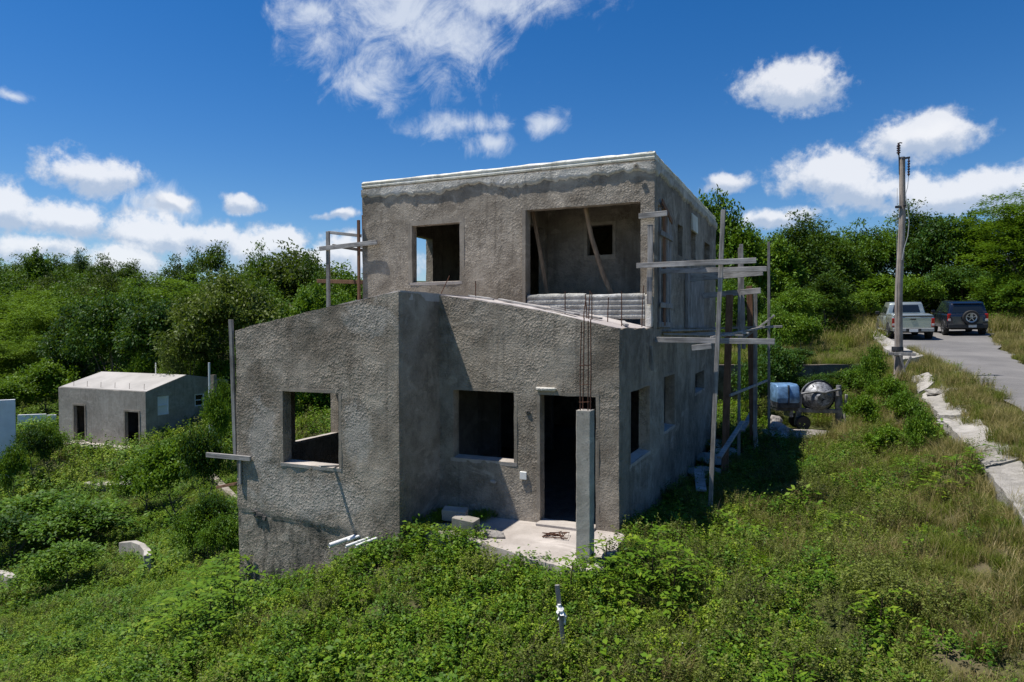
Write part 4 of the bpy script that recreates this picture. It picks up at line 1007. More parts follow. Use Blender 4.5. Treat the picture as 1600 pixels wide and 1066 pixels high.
def loft(secs):
    """secs: (y, half width bottom, half width belt, half width top, z0, zbelt, ztop)"""
    rings = []
    for y, wb, wm, wt, z0, zm, zt in secs:
        rings.append([(-wb,y,z0),(-wm,y,z0+.35*(zm-z0)),(-wm,y,zm),(-wt,y,zt),(wt,y,zt),(wm,y,zm),(wm,y,z0+.35*(zm-z0)),(wb,y,z0)])
    return MB().hull(rings)
def wheel(par, x, y, r, w, rimmat='alloy'):
    Mx = Matrix.Translation((x, y, r)) @ Matrix.Rotation(math.pi/2 if x > 0 else -math.pi/2, 4, 'Y')
    o = MB().lathe([(r*.62,-w/2),(r*.93,-w/2),(r,-w*.36),(r,w*.36),(r*.93,w/2),(r*.62,w/2)], Mx, 26).build('wheel', M['dark'], par, smooth=40)
    MB().lathe([(.0,w*.30),(.06,w*.36),(.09,w*.26),(r*.5,w*.2),(r*.58,w*.46),(r*.615,w*.5),(r*.615,-w*.4)], Mx, 20).build('rim', M[rimmat], o, smooth=40)
    m = MB()
    for k in range(5):
        a = k*2*math.pi/5; m.beam(Mx @ Vector((.03*math.cos(a), .03*math.sin(a), w*.36)), Mx @ Vector((r*.58*math.cos(a), r*.58*math.sin(a), w*.43)), .06, .03)
    m.build('spokes', M[rimmat], o)
    return o
def quad_panel(par, name, pts, mt, t=.012, out=(0,-1,0)):
    out = Vector(out); P = [Vector(p) for p in pts]
    return MB().hull([[p - out*.01 for p in P], [p + out*t for p in P]]).build(name, M[mt], par)
# pickup: local +y is forward
def ztilt(x, y): # pitch of the lane
    return math.atan(.053*CY), 0
def pickup(loc, rz):
    t = thing('pickup_truck', 'pale silver double cab pickup with a hard bed cover parked on the lane', 'pickup truck', loc, None, True, rz)
    t.rotation_euler = (.05, 0, rz)
    hw = .89
    loft([(-2.5,hw-.04,hw-.02,hw-.06,.50,1.0,1.10),(-2.42,hw-.02,hw,hw-.04,.42,1.02,1.13),(-1.0,hw-.01,hw+.01,hw-.03,.40,1.03,1.13),(-.85,hw-.01,hw+.01,hw-.03,.40,1.03,1.12)]).build('cargo_bed', M['silver'], t, bevel=.012, smooth=50)
    loft([(-.83,hw-.01,hw+.01,hw-.04,.38,1.03,1.10),(.9,hw-.01,hw+.01,hw-.04,.38,1.02,1.08),(1.35,hw-.01,hw,hw-.05,.38,1.0,1.07),(2.2,hw-.03,hw-.03,hw-.12,.40,.92,1.0),(2.6,hw-.14,hw-.12,hw-.24,.46,.82,.9)]).build('body', M['silver'], t, bevel=.015, smooth=50)
    loft([(-.82,hw-.03,hw-.03,hw-.12,1.08,1.2,1.22),(-.72,hw-.03,hw-.03,hw-.19,1.08,1.18,1.68),(-.5,hw-.03,hw-.03,hw-.2,1.08,1.18,1.76),(.6,hw-.03,hw-.03,hw-.2,1.07,1.18,1.75),(.85,hw-.03,hw-.03,hw-.22,1.07,1.18,1.68),(1.4,hw-.04,hw-.04,hw-.08,1.04,1.1,1.12)]).build('cab', M['silver'], t, bevel=.015, smooth=50)
    loft([(-2.48,hw-.08,hw-.05,hw-.1,1.125,1.16,1.20),(-1.6,hw-.08,hw-.05,hw-.1,1.125,1.18,1.24),(-.84,hw-.08,hw-.05,hw-.1,1.12,1.18,1.24)]).build('bed_cover', M['silver'], t, bevel=.015, smooth=50)
    quad_panel(t, 'tailgate', [(-.74,-2.505,.60),(.74,-2.505,.60),(.76,-2.49,1.06),(-.76,-2.49,1.06)], 'silver', .02)
    quad_panel(t, 'cover_lip', [(-.82,-2.50,1.115),(.82,-2.50,1.115),(.82,-2.50,1.15),(-.82,-2.50,1.15)], 'blackplastic', .03)
    MB().box((0,-2.535,.99),(.24,.03,.06)).build('tailgate_handle', M['blackplastic'], t, bevel=.008)
    b = MB().box((0,-2.60,.50),(1.70,.16,.17)).build('rear_bumper', M['bumper'], t, bevel=.03, seg=2)
    MB().box((0,-2.69,.50),(.62,.02,.13)).build('step_pad', M['blackplastic'], b, bevel=.006)
    MB().box((.0,-2.705,.47),(.36,.012,.13)).build('number_plate', M['plate'], t, bevel=.004)
    for s in (-1, 1):
        l = MB().box((s*.815,-2.515,.84),(.13,.06,.40)).build('tail_light', M['red'], t, bevel=.012)
        MB().box((s*.815,-2.545,.74),(.11,.02,.10)).build('reverse_lens', M['clearlens'], l, bevel=.005)
    quad_panel(t, 'rear_window', [(-.60,-.835,1.27),(.60,-.835,1.27),(.52,-.742,1.63),(-.52,-.742,1.63)], 'glass', .008)
    for s in (-1, 1):
        o = (s,0,.2); x0, x1 = s*(hw-.035), s*(hw-.185)
        quad_panel(t, 'side_window', [(x0,-.62,1.20),(x0,-.02,1.20),(x1,-.05,1.66),(x1,-.48,1.66)], 'glass', .008, o)
        quad_panel(t, 'side_window', [(x0,.04,1.20),(x0,.95,1.20),(x1,.62,1.66),(x1,.02,1.66)], 'glass', .008, o)
        MB().box((s*(hw+.0),.01,.78),(.03,.012,.6)).build('door_seam', M['blackplastic'], t)
        MB().box((s*(hw+.025),.1,.98),(.03,.16,.035)).build('door_handle', M['blackplastic'], t, bevel=.005)
        MB().box((s*(hw+.02),.2,.37),(.12,2.0,.06)).build('side_step', M['bumper'], t, bevel=.01)
        mm = MB().box((s*(hw+.13),.86,1.20),(.2,.09,.16)).build('mirror', M['blackplastic'], t, bevel=.02)
        for y in (-1.62, 1.52):
            ar = MB(); pts = [(y+.47*math.cos(a), .36+.47*math.sin(a)) for a in np.linspace(-.15, math.pi+.15, 13)]
            pr = pts + [(y+.36*math.cos(a), .36+.36*math.sin(a)) for a in np.linspace(math.pi+.15, -.15, 13)]
            ar.prism(pr, s*(hw-.06), s*(hw+.035), lambda u, v, q: (q, u, v)); ar.build('wheel_arch', M['blackplastic'], t)
            wheel(t, s*(hw-.07), y, .375, .25)
    MB().box((0,-.2,.42),(1.3,4.2,.16)).build('chassis', M['dark'], t)
    MB().tube([(-1*0.0-.62,-2.45,1.25),(-.60,-.9,1.3)], .012, 5)
    return t
def suv(loc, rz):
    t = thing('dark_suv', 'dark blue compact SUV with a spare wheel on its rear door', 'suv', loc, None, True, rz)
    t.rotation_euler = (.05, 0, rz)
    hw = .88
    loft([(-2.12,hw-.10,hw-.08,hw-.12,.42,.95,1.06),(-2.02,hw-.02,hw-.01,hw-.06,.38,1.0,1.09),(1.2,hw-.01,hw,hw-.05,.36,1.0,1.06),(1.9,hw-.05,hw-.04,hw-.12,.38,.9,.98),(2.15,hw-.16,hw-.14,hw-.24,.44,.8,.88)]).build('body', M['navy'], t, bevel=.02, smooth=50)
    loft([(-2.06,hw-.05,hw-.05,hw-.1,1.05,1.1,1.14),(-1.92,hw-.05,hw-.05,hw-.2,1.05,1.15,1.58),(-1.75,hw-.05,hw-.05,hw-.2,1.05,1.15,1.67),(.2,hw-.05,hw-.05,hw-.19,1.04,1.15,1.70),(.55,hw-.05,hw-.05,hw-.22,1.04,1.15,1.62),(1.2,hw-.06,hw-.06,hw-.1,1.02,1.06,1.09)]).build('cabin', M['navy'], t, bevel=.02, smooth=50)
    quad_panel(t, 'rear_window', [(-.66,-2.05,1.16),(.66,-2.05,1.16),(.58,-1.925,1.54),(-.58,-1.925,1.54)], 'glass', .012)
    loft([(-1.98,.6,.62,.58,1.585,1.60,1.615),(-1.75,.62,.64,.6,1.66,1.68,1.69)]).build('roof_spoiler', M['navy'], t, bevel=.006)
    quad_panel(t, 'rear_door', [(-.62,-2.125,.62),(.60,-2.125,.62),(.64,-2.10,1.04),(-.66,-2.10,1.04)], 'navy', .015)
    MB().box((0,-2.15,.50),(1.66,.14,.22)).build('rear_bumper', M['blackplastic'], t, bevel=.03, seg=2)
    MB().box((.18,-2.235,.50),(.34,.012,.13)).build('number_plate', M['plate'], t, bevel=.004)
    for s in (-1, 1):
        l = MB().box((s*.78,-2.06,.92),(.15,.12,.36)).build('tail_light', M['red'], t, bevel=.02)
        MB().box((s*.78,-2.125,.80),(.12,.02,.11)).build('reverse_lens', M['clearlens'], l, bevel=.006)
        quad_panel(t, 'side_window', [(s*(hw-.055),-1.7,1.15),(s*(hw-.055),-.75,1.15),(s*(hw-.19),-.8,1.60),(s*(hw-.19),-1.6,1.58)], 'glass', .008, (s,0,.2))
        quad_panel(t, 'side_window', [(s*(hw-.055),-.68,1.15),(s*(hw-.055),.7,1.13),(s*(hw-.2),.3,1.60),(s*(hw-.185),-.72,1.62)], 'glass', .008, (s,0,.2))
        MB().box((s*(hw+.11),.62,1.15),(.18,.09,.14)).build('mirror', M['navy'], t, bevel=.02)
        for y in (-1.28, 1.30): wheel(t, s*(hw-.09), y, .345, .23)
        for y in (-1.28, 1.30):
            ar = MB(); pr = [(y+.44*math.cos(a), .34+.44*math.sin(a)) for a in np.linspace(-.1, math.pi+.1, 13)] + [(y+.34*math.cos(a), .34+.34*math.sin(a)) for a in np.linspace(math.pi+.1, -.1, 13)]
            ar.prism(pr, s*(hw-.06), s*(hw+.03), lambda u, v, q: (q, u, v)); ar.build('wheel_arch', M['blackplastic'], t)
        MB().box((s*.52,-.6,1.715),(.035,1.9,.03)).build('roof_rail', M['blackplastic'], t, bevel=.006)
    Mx = Matrix.Translation((.1,-2.24,.92)) @ Matrix.Rotation(math.pi/2, 4, 'X')
    sw = MB().lathe([(.20,-.1),(.33,-.1),(.355,-.06),(.355,.06),(.33,.1),(.21,.1)], Mx, 28).build('spare_wheel', M['dark'], t, smooth=40)
    MB().lathe([(.0,.07),(.05,.08),(.07,.05),(.16,.03),(.19,.1),(.235,.112),(.24,-.05)], Mx, 24).build('rim', M['alloy'], sw, smooth=40)
    m = MB()
    for k in range(5):
        a = k*2*math.pi/5+.3; m.beam(Mx @ Vector((.02*math.cos(a), .02*math.sin(a), .09)), Mx @ Vector((.2*math.cos(a), .2*math.sin(a), .10)), .11, .03)
    m.build('spokes', M['alloy'], sw)
    MB().box((0,-.1,.38),(1.3,3.6,.14)).build('chassis', M['dark'], t)
    return t
p = at(1419, 33); pk = (p[0]-.08, p[1]+1.62); pickup((pk[0], pk[1], float(road_z(*p))+.085), .07)
p = at(1502, 34.3); sv = (p[0]+.03, p[1]+1.3); suv((sv[0], sv[1], float(road_z(*p))+.07), .045)

# ================================================================== vegetation
RG = np.random.RandomState(11)
def leaves(P, size, aspect=.5, up=.5, rg=RG, dirs=None, droop=0.):
    """leaf-sized folded quads at P; up: how much they face the sky"""
    n = len(P); size = np.broadcast_to(size, (n,)) * rg.uniform(.7, 1.25, n)
    nrm = rg.normal(size=(n,3)); nrm /= np.linalg.norm(nrm, axis=1)[:,None]; nrm[:,2] = np.abs(nrm[:,2]); nrm = nrm*(1-up) + np.array([0,0,1])*up
    nrm /= np.linalg.norm(nrm, axis=1)[:,None]
    d = rg.normal(size=(n,3)) if dirs is None else dirs + rg.normal(size=(n,3))*.35
    d[:,2] -= droop
    d -= (d*nrm).sum(1)[:,None]*nrm; d /= (np.linalg.norm(d, axis=1)[:,None]+1e-9)
    sd_ = np.cross(nrm, d); L = size[:,None]
    a = P; b = P + d*L*.45 + sd_*L*aspect*.5 + nrm*L*.08; c = P + d*L; e = P + d*L*.45 - sd_*L*aspect*.5 + nrm*L*.08
    V = np.stack([a, b, c, e], 1).reshape(-1, 3); Q = np.arange(4*n).reshape(n, 4)
    return V, Q
def crown_mesh(name, mt, R, Hc, nl, nleaf, size, rg, flat=.7, skirt=0, clump=.33, up=.45, shell=.62, layered=False, droop=0., lobes_up=.35, aspect=.5):
    """leaf clumps on a handful of lobes; R crown radius, Hc crown height, base at z = 0"""
    per = 36; nc = nleaf//per; cs = []; tv = []
    lob = []
    for k in range(nl):
        a = k*2.4 + rg.uniform(-.4,.4); rr = R*math.sqrt((k+.4)/nl)*.78
        zz = Hc*(.30 + lobes_up*(1-(rr/R)**2) + rg.uniform(-.12,.16))
        lob.append((rr*math.cos(a), rr*math.sin(a), zz, R*rg.uniform(.24,.42), Hc*rg.uniform(.15,.28)))
    lob.append((0,0,Hc*.66,R*.42,Hc*.30))
    for k in range(skirt):
        a = k*6.28/skirt+rg.uniform(-.4,.4); lob.append((R*.55*math.cos(a), R*.55*math.sin(a), Hc*rg.uniform(.08,.16), R*rg.uniform(.32,.46), Hc*.17))
    lob = np.array(lob); w = lob[:,3]**2; w /= w.sum()
    li = rg.choice(len(lob), nc, p=w); u = rg.normal(size=(nc,3)); u /= np.linalg.norm(u, axis=1)[:,None]
    u[:,2] = np.where(u[:,2] < -.3, -u[:,2]*.5, u[:,2])
    r = shell + (1-shell)*rg.uniform(0,1,nc)**.5
    if layered:                                           # flat sprays, one above another
        u[:,2] = np.round(u[:,2]*2.2)/2.2 + rg.normal(0,.05,nc)
    c = lob[li,:3] + u*r[:,None]*np.stack([lob[li,3], lob[li,3], lob[li,4]], 1)
    lt = rg.uniform(0,1,len(lob))
    ct = np.clip(.12 + .5*rg.uniform(0,1,nc) + .22*lt[li], 0, 1)
    dn = np.array([mnoise.fractal(Vector((q_[0]*2.6+nl, q_[1]*2.6, q_[2]*2.2+li_)), .8, 2., 3) for q_, li_ in zip(u, li)])
    c = lob[li,:3] + (c-lob[li,:3])*(1+.42*dn + .28*(rg.uniform(0,1,nc) < .07))[:,None]; c[:,2] = np.maximum(c[:,2], .03*Hc)
    off = rg.normal(size=(nc,per,3))*clump; off[:,:,2] *= flat*(.35 if layered else .7)
    P = (c[:,None,:] + off).reshape(-1,3); P[:,2] = np.maximum(P[:,2], .02*Hc)
    dirs = np.repeat(u*[1,1,.3], per, 0)
    V, Q = leaves(P, size, aspect, up, rg, dirs, droop)
    t = np.clip(np.repeat(ct, per) + rg.normal(0,.10,len(P)), 0, 1)
    return fast_mesh(name, V, Q, mt, np.repeat(t, 4))
def trunk_mb(Ht, R, Hc, r, rg, nb=6, lean=.3):
    m = MB(); n = 7; top = (rg.uniform(-lean,lean), rg.uniform(-lean,lean), Ht+Hc*.55)
    pts = [(top[0]*(k/n)**1.5 + .06*math.sin(k*1.7), top[1]*(k/n)**1.5+.05*math.cos(k*2.1), -.3+(top[2]+.3)*k/n) for k in range(n+1)]
    m.tube(pts, [r*(1.25 if k == 0 else 1-.85*k/n) for k in range(n+1)], 9)
    for k in range(nb):
        a = k*2.4+rg.uniform(-.3,.3); t = .35+.5*k/nb; i = int(t*n); p = Vector(pts[i])
        q_ = Vector((R*.62*math.cos(a), R*.62*math.sin(a), Ht+Hc*rg.uniform(.35,.6)))
        mid = p.lerp(q_, .5)+Vector((0,0,-.12*Hc*rg.uniform(0,1)))
        m.tube([p, mid, q_], [r*.5*(1-t*.5), r*.32*(1-t*.5), r*.1], 6)
    return m
def make_tree(name, mt, Ht, R, Hc, nl, nleaf, size, seed, r=.16, nb=6, **kw):
    rg = np.random.RandomState(seed)
    t = thing(name, None, 'tree', (0,0,0), None, True)
    trunk_mb(Ht, R, Hc, r, rg, nb).build('trunk', M['bark'], t, smooth=60)
    o = bpy.data.objects.new('crown', crown_mesh('crown', mt, R, Hc, nl, nleaf, size, rg, **kw)); C.objects.link(o); o.parent = t; o.location = (0,0,Ht)
    return t
PROTO = {}
def proto(key, *a, **k): PROTO[key] = (make_tree(*a, **k), [0])
#                      name, mat, trunk, R, crown h, lobes, leaves, size
proto('broad',  'broadleaf_tree', M['leaf_mid'], .25, 3.6, 7.0, 18, 17000, .25, 21, lobes_up=.42, skirt=5)
proto('dark',   'evergreen_tree', M['leaf_dark'], .25, 3.2, 7.2, 18, 18000, .24, 22, shell=.7, lobes_up=.45, skirt=5)
proto('feather','feathery_tree', M['leaf_light'], .3, 4.0, 6.6, 17, 19000, .26, 23, skirt=5, layered=True, up=.75, aspect=.34)
proto('olive',  'olive_green_tree', M['leaf_olive'], 1.0, 3.8, 6.2, 14, 17000, .24, 24, droop=.5, up=.25)
proto('vine',   'vine_covered_tree', M['leaf_blue'], .8, 3.4, 6.5, 13, 16000, .26, 25, droop=.6, up=.3, shell=.75)
proto('umbrella','spreading_tree', M['leaf_dark'], 4.6, 4.4, 2.8, 12, 9000, .27, 26, layered=True, up=.7, lobes_up=.5)
proto('leafy',  'large_leaved_tree', M['leaf_mid'], .25, 3.0, 6.8, 16, 12500, .34, 27, skirt=5, up=.5, aspect=.55, droop=.3)
proto('sparse', 'open_crowned_tree', M['leaf_dark'], 4.4, 2.3, 2.6, 6, 2600, .28, 28, nb=8, shell=.5, up=.55)
proto('shrub',  'leafy_shrub', M['leaf_light'], .25, 1.5, 1.9, 9, 6500, .16, 29, r=.05, clump=.17)
proto('bush',   'dense_bush', M['leaf_mid'], .2, 1.1, 1.3, 8, 6500, .10, 30, r=.04, clump=.13)
proto('dbush',  'dark_bush', M['leaf_blue'], .2, 1.1, 1.3, 8, 6500, .10, 31, r=.04, clump=.13, shell=.7)
HT = {'broad':7.2,'dark':7.4,'feather':6.8,'olive':7.0,'vine':7.1,'umbrella':7.3,'leafy':7.2,'sparse':6.9,'shrub':2.1,'bush':1.45,'dbush':1.45}
RR = {'broad':3.7,'dark':3.3,'feather':4.1,'olive':3.9,'vine':3.5,'umbrella':4.5,'leafy':3.1,'sparse':2.4,'shrub':1.5,'bush':1.1,'dbush':1.1}
for key, (src, used) in PROTO.items():
    cr_ = [c for c in src.children if c.name.startswith('crown')][0]; co = np.empty(len(cr_.data.vertices)*3, np.float32); cr_.data.vertices.foreach_get('co', co); co = co.reshape(-1,3)
    HT[key] = float(np.percentile(co[:,2], 99.7)) + cr_.location.z; RR[key] = float(np.percentile(np.hypot(co[:,0], co[:,1]), 98))
def plant(key, px, d, ytop, label, group=None, wpx=None, cat=None, sink=0., rz=None):
    """a tree in the plan at column px and depth d, tall enough for its top to stand where the photograph shows it"""
    x, y = at(px, d); g = hz(x, y)-sink; H = CAMP.z+.0-(ytop-510)/1064.7*d - g
    sz = max(.3, H/HT[key]); sx = sz if wpx is None else wpx/1064.7*d/RR[key]
    src, used = PROTO[key]; r = random.uniform(0, 6.28) if rz is None else rz
    if not used[0]:
        used[0] = 1; o = src; o.location = (x, y, g); o.rotation_euler = (0,0,r); o.scale = (sx, sx, sz); o['label'] = label
        if group: o['group'] = group
    else:
        o = copy_tree(src, (x, y, g), r, (sx, sx, sz), label, None)
        if group: o['group'] = group
        elif 'group' in o: del o['group']
    if cat: o['category'] = cat
    elif key in ('shrub','bush','dbush'): o['category'] = 'bush'
    return o
# --- left: the wooded slope
plant('sparse', 338, 78, 376, 'tall open crowned tree standing above the left treeline', wpx=34)
plant('dark', 275, 84, 402, 'dark rounded treetop left of the tall open crowned tree', wpx=42)
plant('dark', 300, 80, 392, 'small dark crown just left of and below the tall open crowned tree', wpx=30)
plant('olive', 455, 74, 392, 'broad domed tree on the skyline right of the tall open crowned tree', wpx=95)
plant('broad', 540, 72, 415, 'spreading dark tree behind the upper left bracket scaffold', wpx=60)
plant('olive', 352, 46, 428, 'large pale olive bushy tree drooping above the lower left roof', wpx=92)
plant('vine', 255, 50, 468, 'dark vine covered tree behind the small house roof', wpx=70)
plant('vine', 175, 52, 462, 'dark vine draped tree left of the one behind the small house roof', wpx=60)
plant('vine', 120, 56, 478, 'dark vine mound above the left end of the small house', wpx=55)
plant('leafy', 492, 40, 448, 'bright large leaved sapling under the upper left bracket scaffold', wpx=42)
plant('leafy', 535, 44, 462, 'green large leaved tree against the upper left house corner', wpx=38)
plant('broad', 420, 52, 462, 'rounded green tree behind the left roof slope', wpx=60)
plant('vine', 425, 40, 505, 'dark leafy tree seen low behind the left roof slope', wpx=55)
plant('olive', 300, 44, 500, 'pale leafy tree directly behind the small house annex', wpx=52)
plant('broad', 215, 62, 440, 'dense green tree in the middle of the left slope', wpx=60)
plant('feather', 285, 66, 432, 'flat topped green tree below the tall open crowned tree', wpx=80)
plant('broad', 150, 70, 452, 'rounded green tree above the vine draped trees', wpx=60)
plant('feather', 70, 66, 470, 'flat layered green tree near the left edge of the slope', wpx=75)
plant('feather', 10, 74, 452, 'layered green tree at the far left edge', wpx=70)
plant('dark', 160, 104, 400, 'dark tree of the left skyline, with the highest rounded crown', wpx=44)
for px, d, yt, key, w, lab in ((58, 112, 391, 'leafy', 26, 'slim tree standing a little above the far left skyline'), (132, 108, 392, 'dark', 24, 'narrow dark treetop on the left skyline beside the highest rounded crown'),
                               (408, 72, 384, 'broad', 40, 'rounded green treetop on the skyline between the tall open crowned tree and the domed tree'), (492, 70, 396, 'dark', 34, 'dark treetop on the skyline just left of the bracket scaffold post'), (205, 100, 404, 'sparse', 22, 'thin crowned tree at the dip of the left skyline')):
    plant(key, px, d, yt, lab, wpx=w)
for px, d, yt, key, w in ((-60,118,402,'dark',55),(-10,110,404,'broad',50),(30,116,400,'dark',44),(62,112,410,'broad',50),(100,118,400,'dark',45),(128,110,402,'broad',42),(190,112,412,'dark',40),(212,104,425,'dark',40),(235,100,428,'dark',55),
                          (20,96,428,'broad',50),(75,98,432,'olive',44),(120,94,430,'broad',48),(165,92,428,'olive',46),(205,88,438,'broad',45),(250,86,432,'broad',46),(-40,92,436,'broad',55),(45,84,448,'feather',60),(100,82,446,'broad',50),(310,72,425,'dark',50),(370,68,420,'dark',50),(400,66,425,'broad',50),(500,66,428,'dark',50),(-70,80,440,'broad',60),(-120,70,430,'broad',60),(-150,90,415,'dark',60)):
    plant(key, px, d, yt, 'rounded tree among many on the far wooded slope left of the house', 'trees on the far wooded slope', wpx=w)
for px, d, yt, key, w, lab in ((235,48.5,545,'shrub',40,'light green shrub behind the small house roof, left part'),(285,47,548,'shrub',40,'light green shrub behind the small house roof, beside the thin pipe'),(330,45,552,'shrub',34,'light green shrub right of the small house roof'),(70,52,562,'shrub',48,'sunlit shrub behind the low white boundary wall'),(20,50,590,'shrub',45,'sunlit shrub above the tall white boundary wall'),
                               (40,60,520,'feather',50,'low sunlit green tree on the left clearing'),(-20,58,528,'feather',60,'low sunlit green tree at the left edge of the clearing'),(110,56,560,'vine',36,'dark low tree behind the white boundary wall panels'),(345,36,590,'bush',22,'yellow green bush beside the short concrete post'),(48,34,665,'dbush',30,'dark bush in front of the low white boundary wall'),(72,35,660,'bush',26,'green bush at the left corner of the small house'),(15,30,695,'bush',30,'olive bush below the tall white boundary wall'),(250,34,690,'dbush',28,'dark bush against the small house side wall'),(278,33,680,'bush',26,'green bush below the small house window')):
    plant(key, px, d, yt, lab, wpx=w)
# dark thicket mounds of the left foreground and the shrubs up to the house
for px, d, yt, key, w, lab in ((60,24,770,'bush',95,'broad green shrub mound left of the curved concrete ledge'),(120,22.5,785,'bush',80,'green shrub mound touching the curved concrete ledge'),(95,18,850,'bush',70,'low green shrub mound below the curved concrete ledge'),(10,22,800,'dbush',60,'shaded shrub mound at the left edge below the brown bank'),
                               (270,25,690,'shrub',60,'tall green shrub left of the lower left house corner'),(320,22,665,'dbush',40,'dark shrub in the shade of the lower left house corner'),(225,27,710,'bush',45,'green shrub halfway between the small house and the big house'),(330,18.5,770,'dbush',36,'dark green bush against the left house wall'),(345,15.6,805,'bush',40,'bright bush at the foot of the left house corner'),(300,18,790,'bush',40,'green bush left of the bright bush at the house corner')):
    plant(key, px, d, yt, lab, wpx=w)
# --- right: trees behind the house and along the lane
for px, d, yt, key, w, lab in ((1118,40,306,'leafy',44,'large leaved tree rising directly behind the right roof corner'),(1160,39,352,'leafy',44,'leafy tree behind the scaffold posts'),(1150,34,430,'broad',46,'green tree low behind the scaffold planks'),(1240,46,338,'dark',62,'dark green tree right of the scaffold, tallest there'),(1205,43,372,'leafy',50,'leafy tree filling the gap beside the scaffold'),(1290,50,352,'dark',60,'dark rounded tree left of the utility pole'),
     (1345,53,350,'broad',56,'dense green tree just left of the utility pole'),(1240,33,444,'broad',46,'rounded leafy tree above the grass terrace'),(1290,40,430,'dark',50,'low dark tree behind the grass terrace'),(1385,46,432,'shrub',52,'bright green shrub behind the pickup'),(1345,42,455,'shrub',30,'green shrub left of the pickup front'),(1430,44,432,'shrub',40,'yellow green shrub behind the utility pole'),
     (1432,52,320,'dark',55,'tall dark tree with a raised tip right of the utility pole'),(1475,50,340,'vine',60,'dark leafy tree behind the pickup'),(1520,49,335,'broad',50,'green tree behind the dark suv'),(1500,46,415,'vine',55,'dark low tree directly behind the dark suv'),(1560,47,318,'feather',75,'bright feathery tree behind the right verge'),(1610,42,296,'feather',85,'tall bright feathery tree at the right edge'),(1575,42,420,'broad',55,'low green tree beside the lane end'),(1550,43,455,'shrub',40,'low bright shrub right of the dark suv'),(1610,38,440,'leafy',45,'leafy tree at the right edge above the verge'),
     (1400,56,345,'broad',60,'green tree far behind the pickup roof'),(1320,58,362,'broad',60,'green treetop behind the dark rounded tree left of the pole'),(1265,62,355,'broad',60,'green treetop behind the dark tree right of the scaffold'),(1180,56,366,'broad',60,'distant green tree behind the scaffold tops'),(1090,50,372,'broad',60,'distant green tree hidden mostly by the right wall'),(1660,48,310,'broad',80,'green tree just beyond the right edge'),(1720,40,300,'dark',80,'dark tree beyond the right edge')):
    plant(key, px, d, yt, lab, wpx=w)
for px, d, yt, key, w, lab in ((1205,24.6,530,'dbush',36,'dark twiggy bush over the left part of the retaining wall'),(1235,25.5,545,'dbush',28,'dark bush on top of the retaining wall'),(1180,23,560,'dbush',34,'dark bush beside the scaffold posts'),(1300,24.2,592,'bush',26,'low bush in front of the retaining wall behind the mixer drum'),(1345,23.5,570,'bush',26,'green bush at the right end of the retaining wall'),(1365,21.5,540,'bush',20,'tall thin bush left of the utility pole base'),(1210,29,480,'bush',34,'rounded bush on the grass terrace edge'),(1255,30,492,'shrub',30,'small leafy shrub on the terrace above the mixer'),
     (1390,18.2,588,'shrub',26,'leafy bush below the utility pole'),(1415,16,612,'bush',28,'leafy bush on the bank beside the drain strip'),(1350,17.5,616,'shrub',24,'bush right of the cement mixer'),(1440,13.6,640,'bush',24,'small leafy bush growing over the drain strip'),(1330,15.5,690,'shrub',28,'green bush in the grass below the mixer'),(1390,14.5,665,'shrub',30,'green bush on the grassy bank'),(1590,33,540,'bush',40,'green bush on the right verge of the lane')):
    plant(key, px, d, yt, lab, wpx=w*1.15, sink=.35)
plant('bush', 336, 31, 606, 'leafy bush in front of the short concrete post', wpx=26)
for px, yt, lab in ((1248, 588, 'low dark bush against the left part of the retaining wall'), (1282, 584, 'low dark bush against the middle of the retaining wall'), (1322, 580, 'dark bush against the right part of the retaining wall')): plant('dbush', px, 24.3, yt, lab, wpx=24)
for px, yt, lab in ((1545, 392, 'dark green tree filling the gap behind the feathery tree'), (1598, 385, 'dark green tree under the tall bright feathery tree')): plant('dark', px, 51, yt, lab, wpx=62)
for k in range(13):
    plant(('vine','broad','dark')[k % 3], 1130+44*k, 58+3*(k % 2), 432-9*(k % 3), 'dense low tree deep in the wood behind the parked vehicles', 'low trees deep in the wood behind the lane', wpx=46)
for key, (src, used) in PROTO.items():
    if not used[0]:
        for ch in list(src.children): bpy.data.objects.remove(ch)
        bpy.data.objects.remove(src)

# --- pinnate young plants of the foreground, each a thing
def pinnate(loc, h, nst, label, seed, mt='weed', group=None, ll=.09):
    rg = np.random.RandomState(seed); t = thing('young_plant', label, 'plant', loc, group, True)
    MB().tube([(0,0,-.15),(.01,0,h*.4),(.03,.02,h*.72)], [.012,.009,.005], 6).build('stem', M['twig'], t)
    for k in range(nst):
        a = k*2.4+rg.uniform(-.3,.3); z0 = h*(.18+.55*k/nst); L_ = h*rg.uniform(.42,.62); d = np.array([math.cos(a), math.sin(a), 0]); line = [(.01,0,z0)]; Ps = []; Ds = []
        for q_ in range(1, 9):
            u = q_/8; p = np.array([.01,0,z0]) + d*L_*u + np.array([0,0,1])*(L_*(.75*u-.75*u*u*1.05)); line.append(tuple(p))
            if q_ > 1:
                sd_ = np.array([-d[1], d[0], 0])
                for s in (-1, 1): Ps.append(p); Ds.append(sd_*s + d*.55)
        Ps.append(np.array(line[-1])); Ds.append(d)
        sm = MB().tube(line, [.005-.0035*i/8 for i in range(9)], 4)
        V, Q = leaves(np.array(Ps), ll*h/.8, .40, .75, rg, np.array(Ds), .12); o = len(V)
        SV = np.array(sm.v); SQ = np.array([f for f in sm.f if len(f) == 4])
        tv = np.concatenate([np.repeat(np.clip(rg.normal(.5,.16,len(Q)), 0, 1), 4), np.full(len(SV), .3)])
        o = bpy.data.objects.new('frond', fast_mesh('frond', np.concatenate([V, SV]), np.concatenate([Q, SQ+len(V)]), M[mt], tv)); C.objects.link(o); o.parent = t
    return t
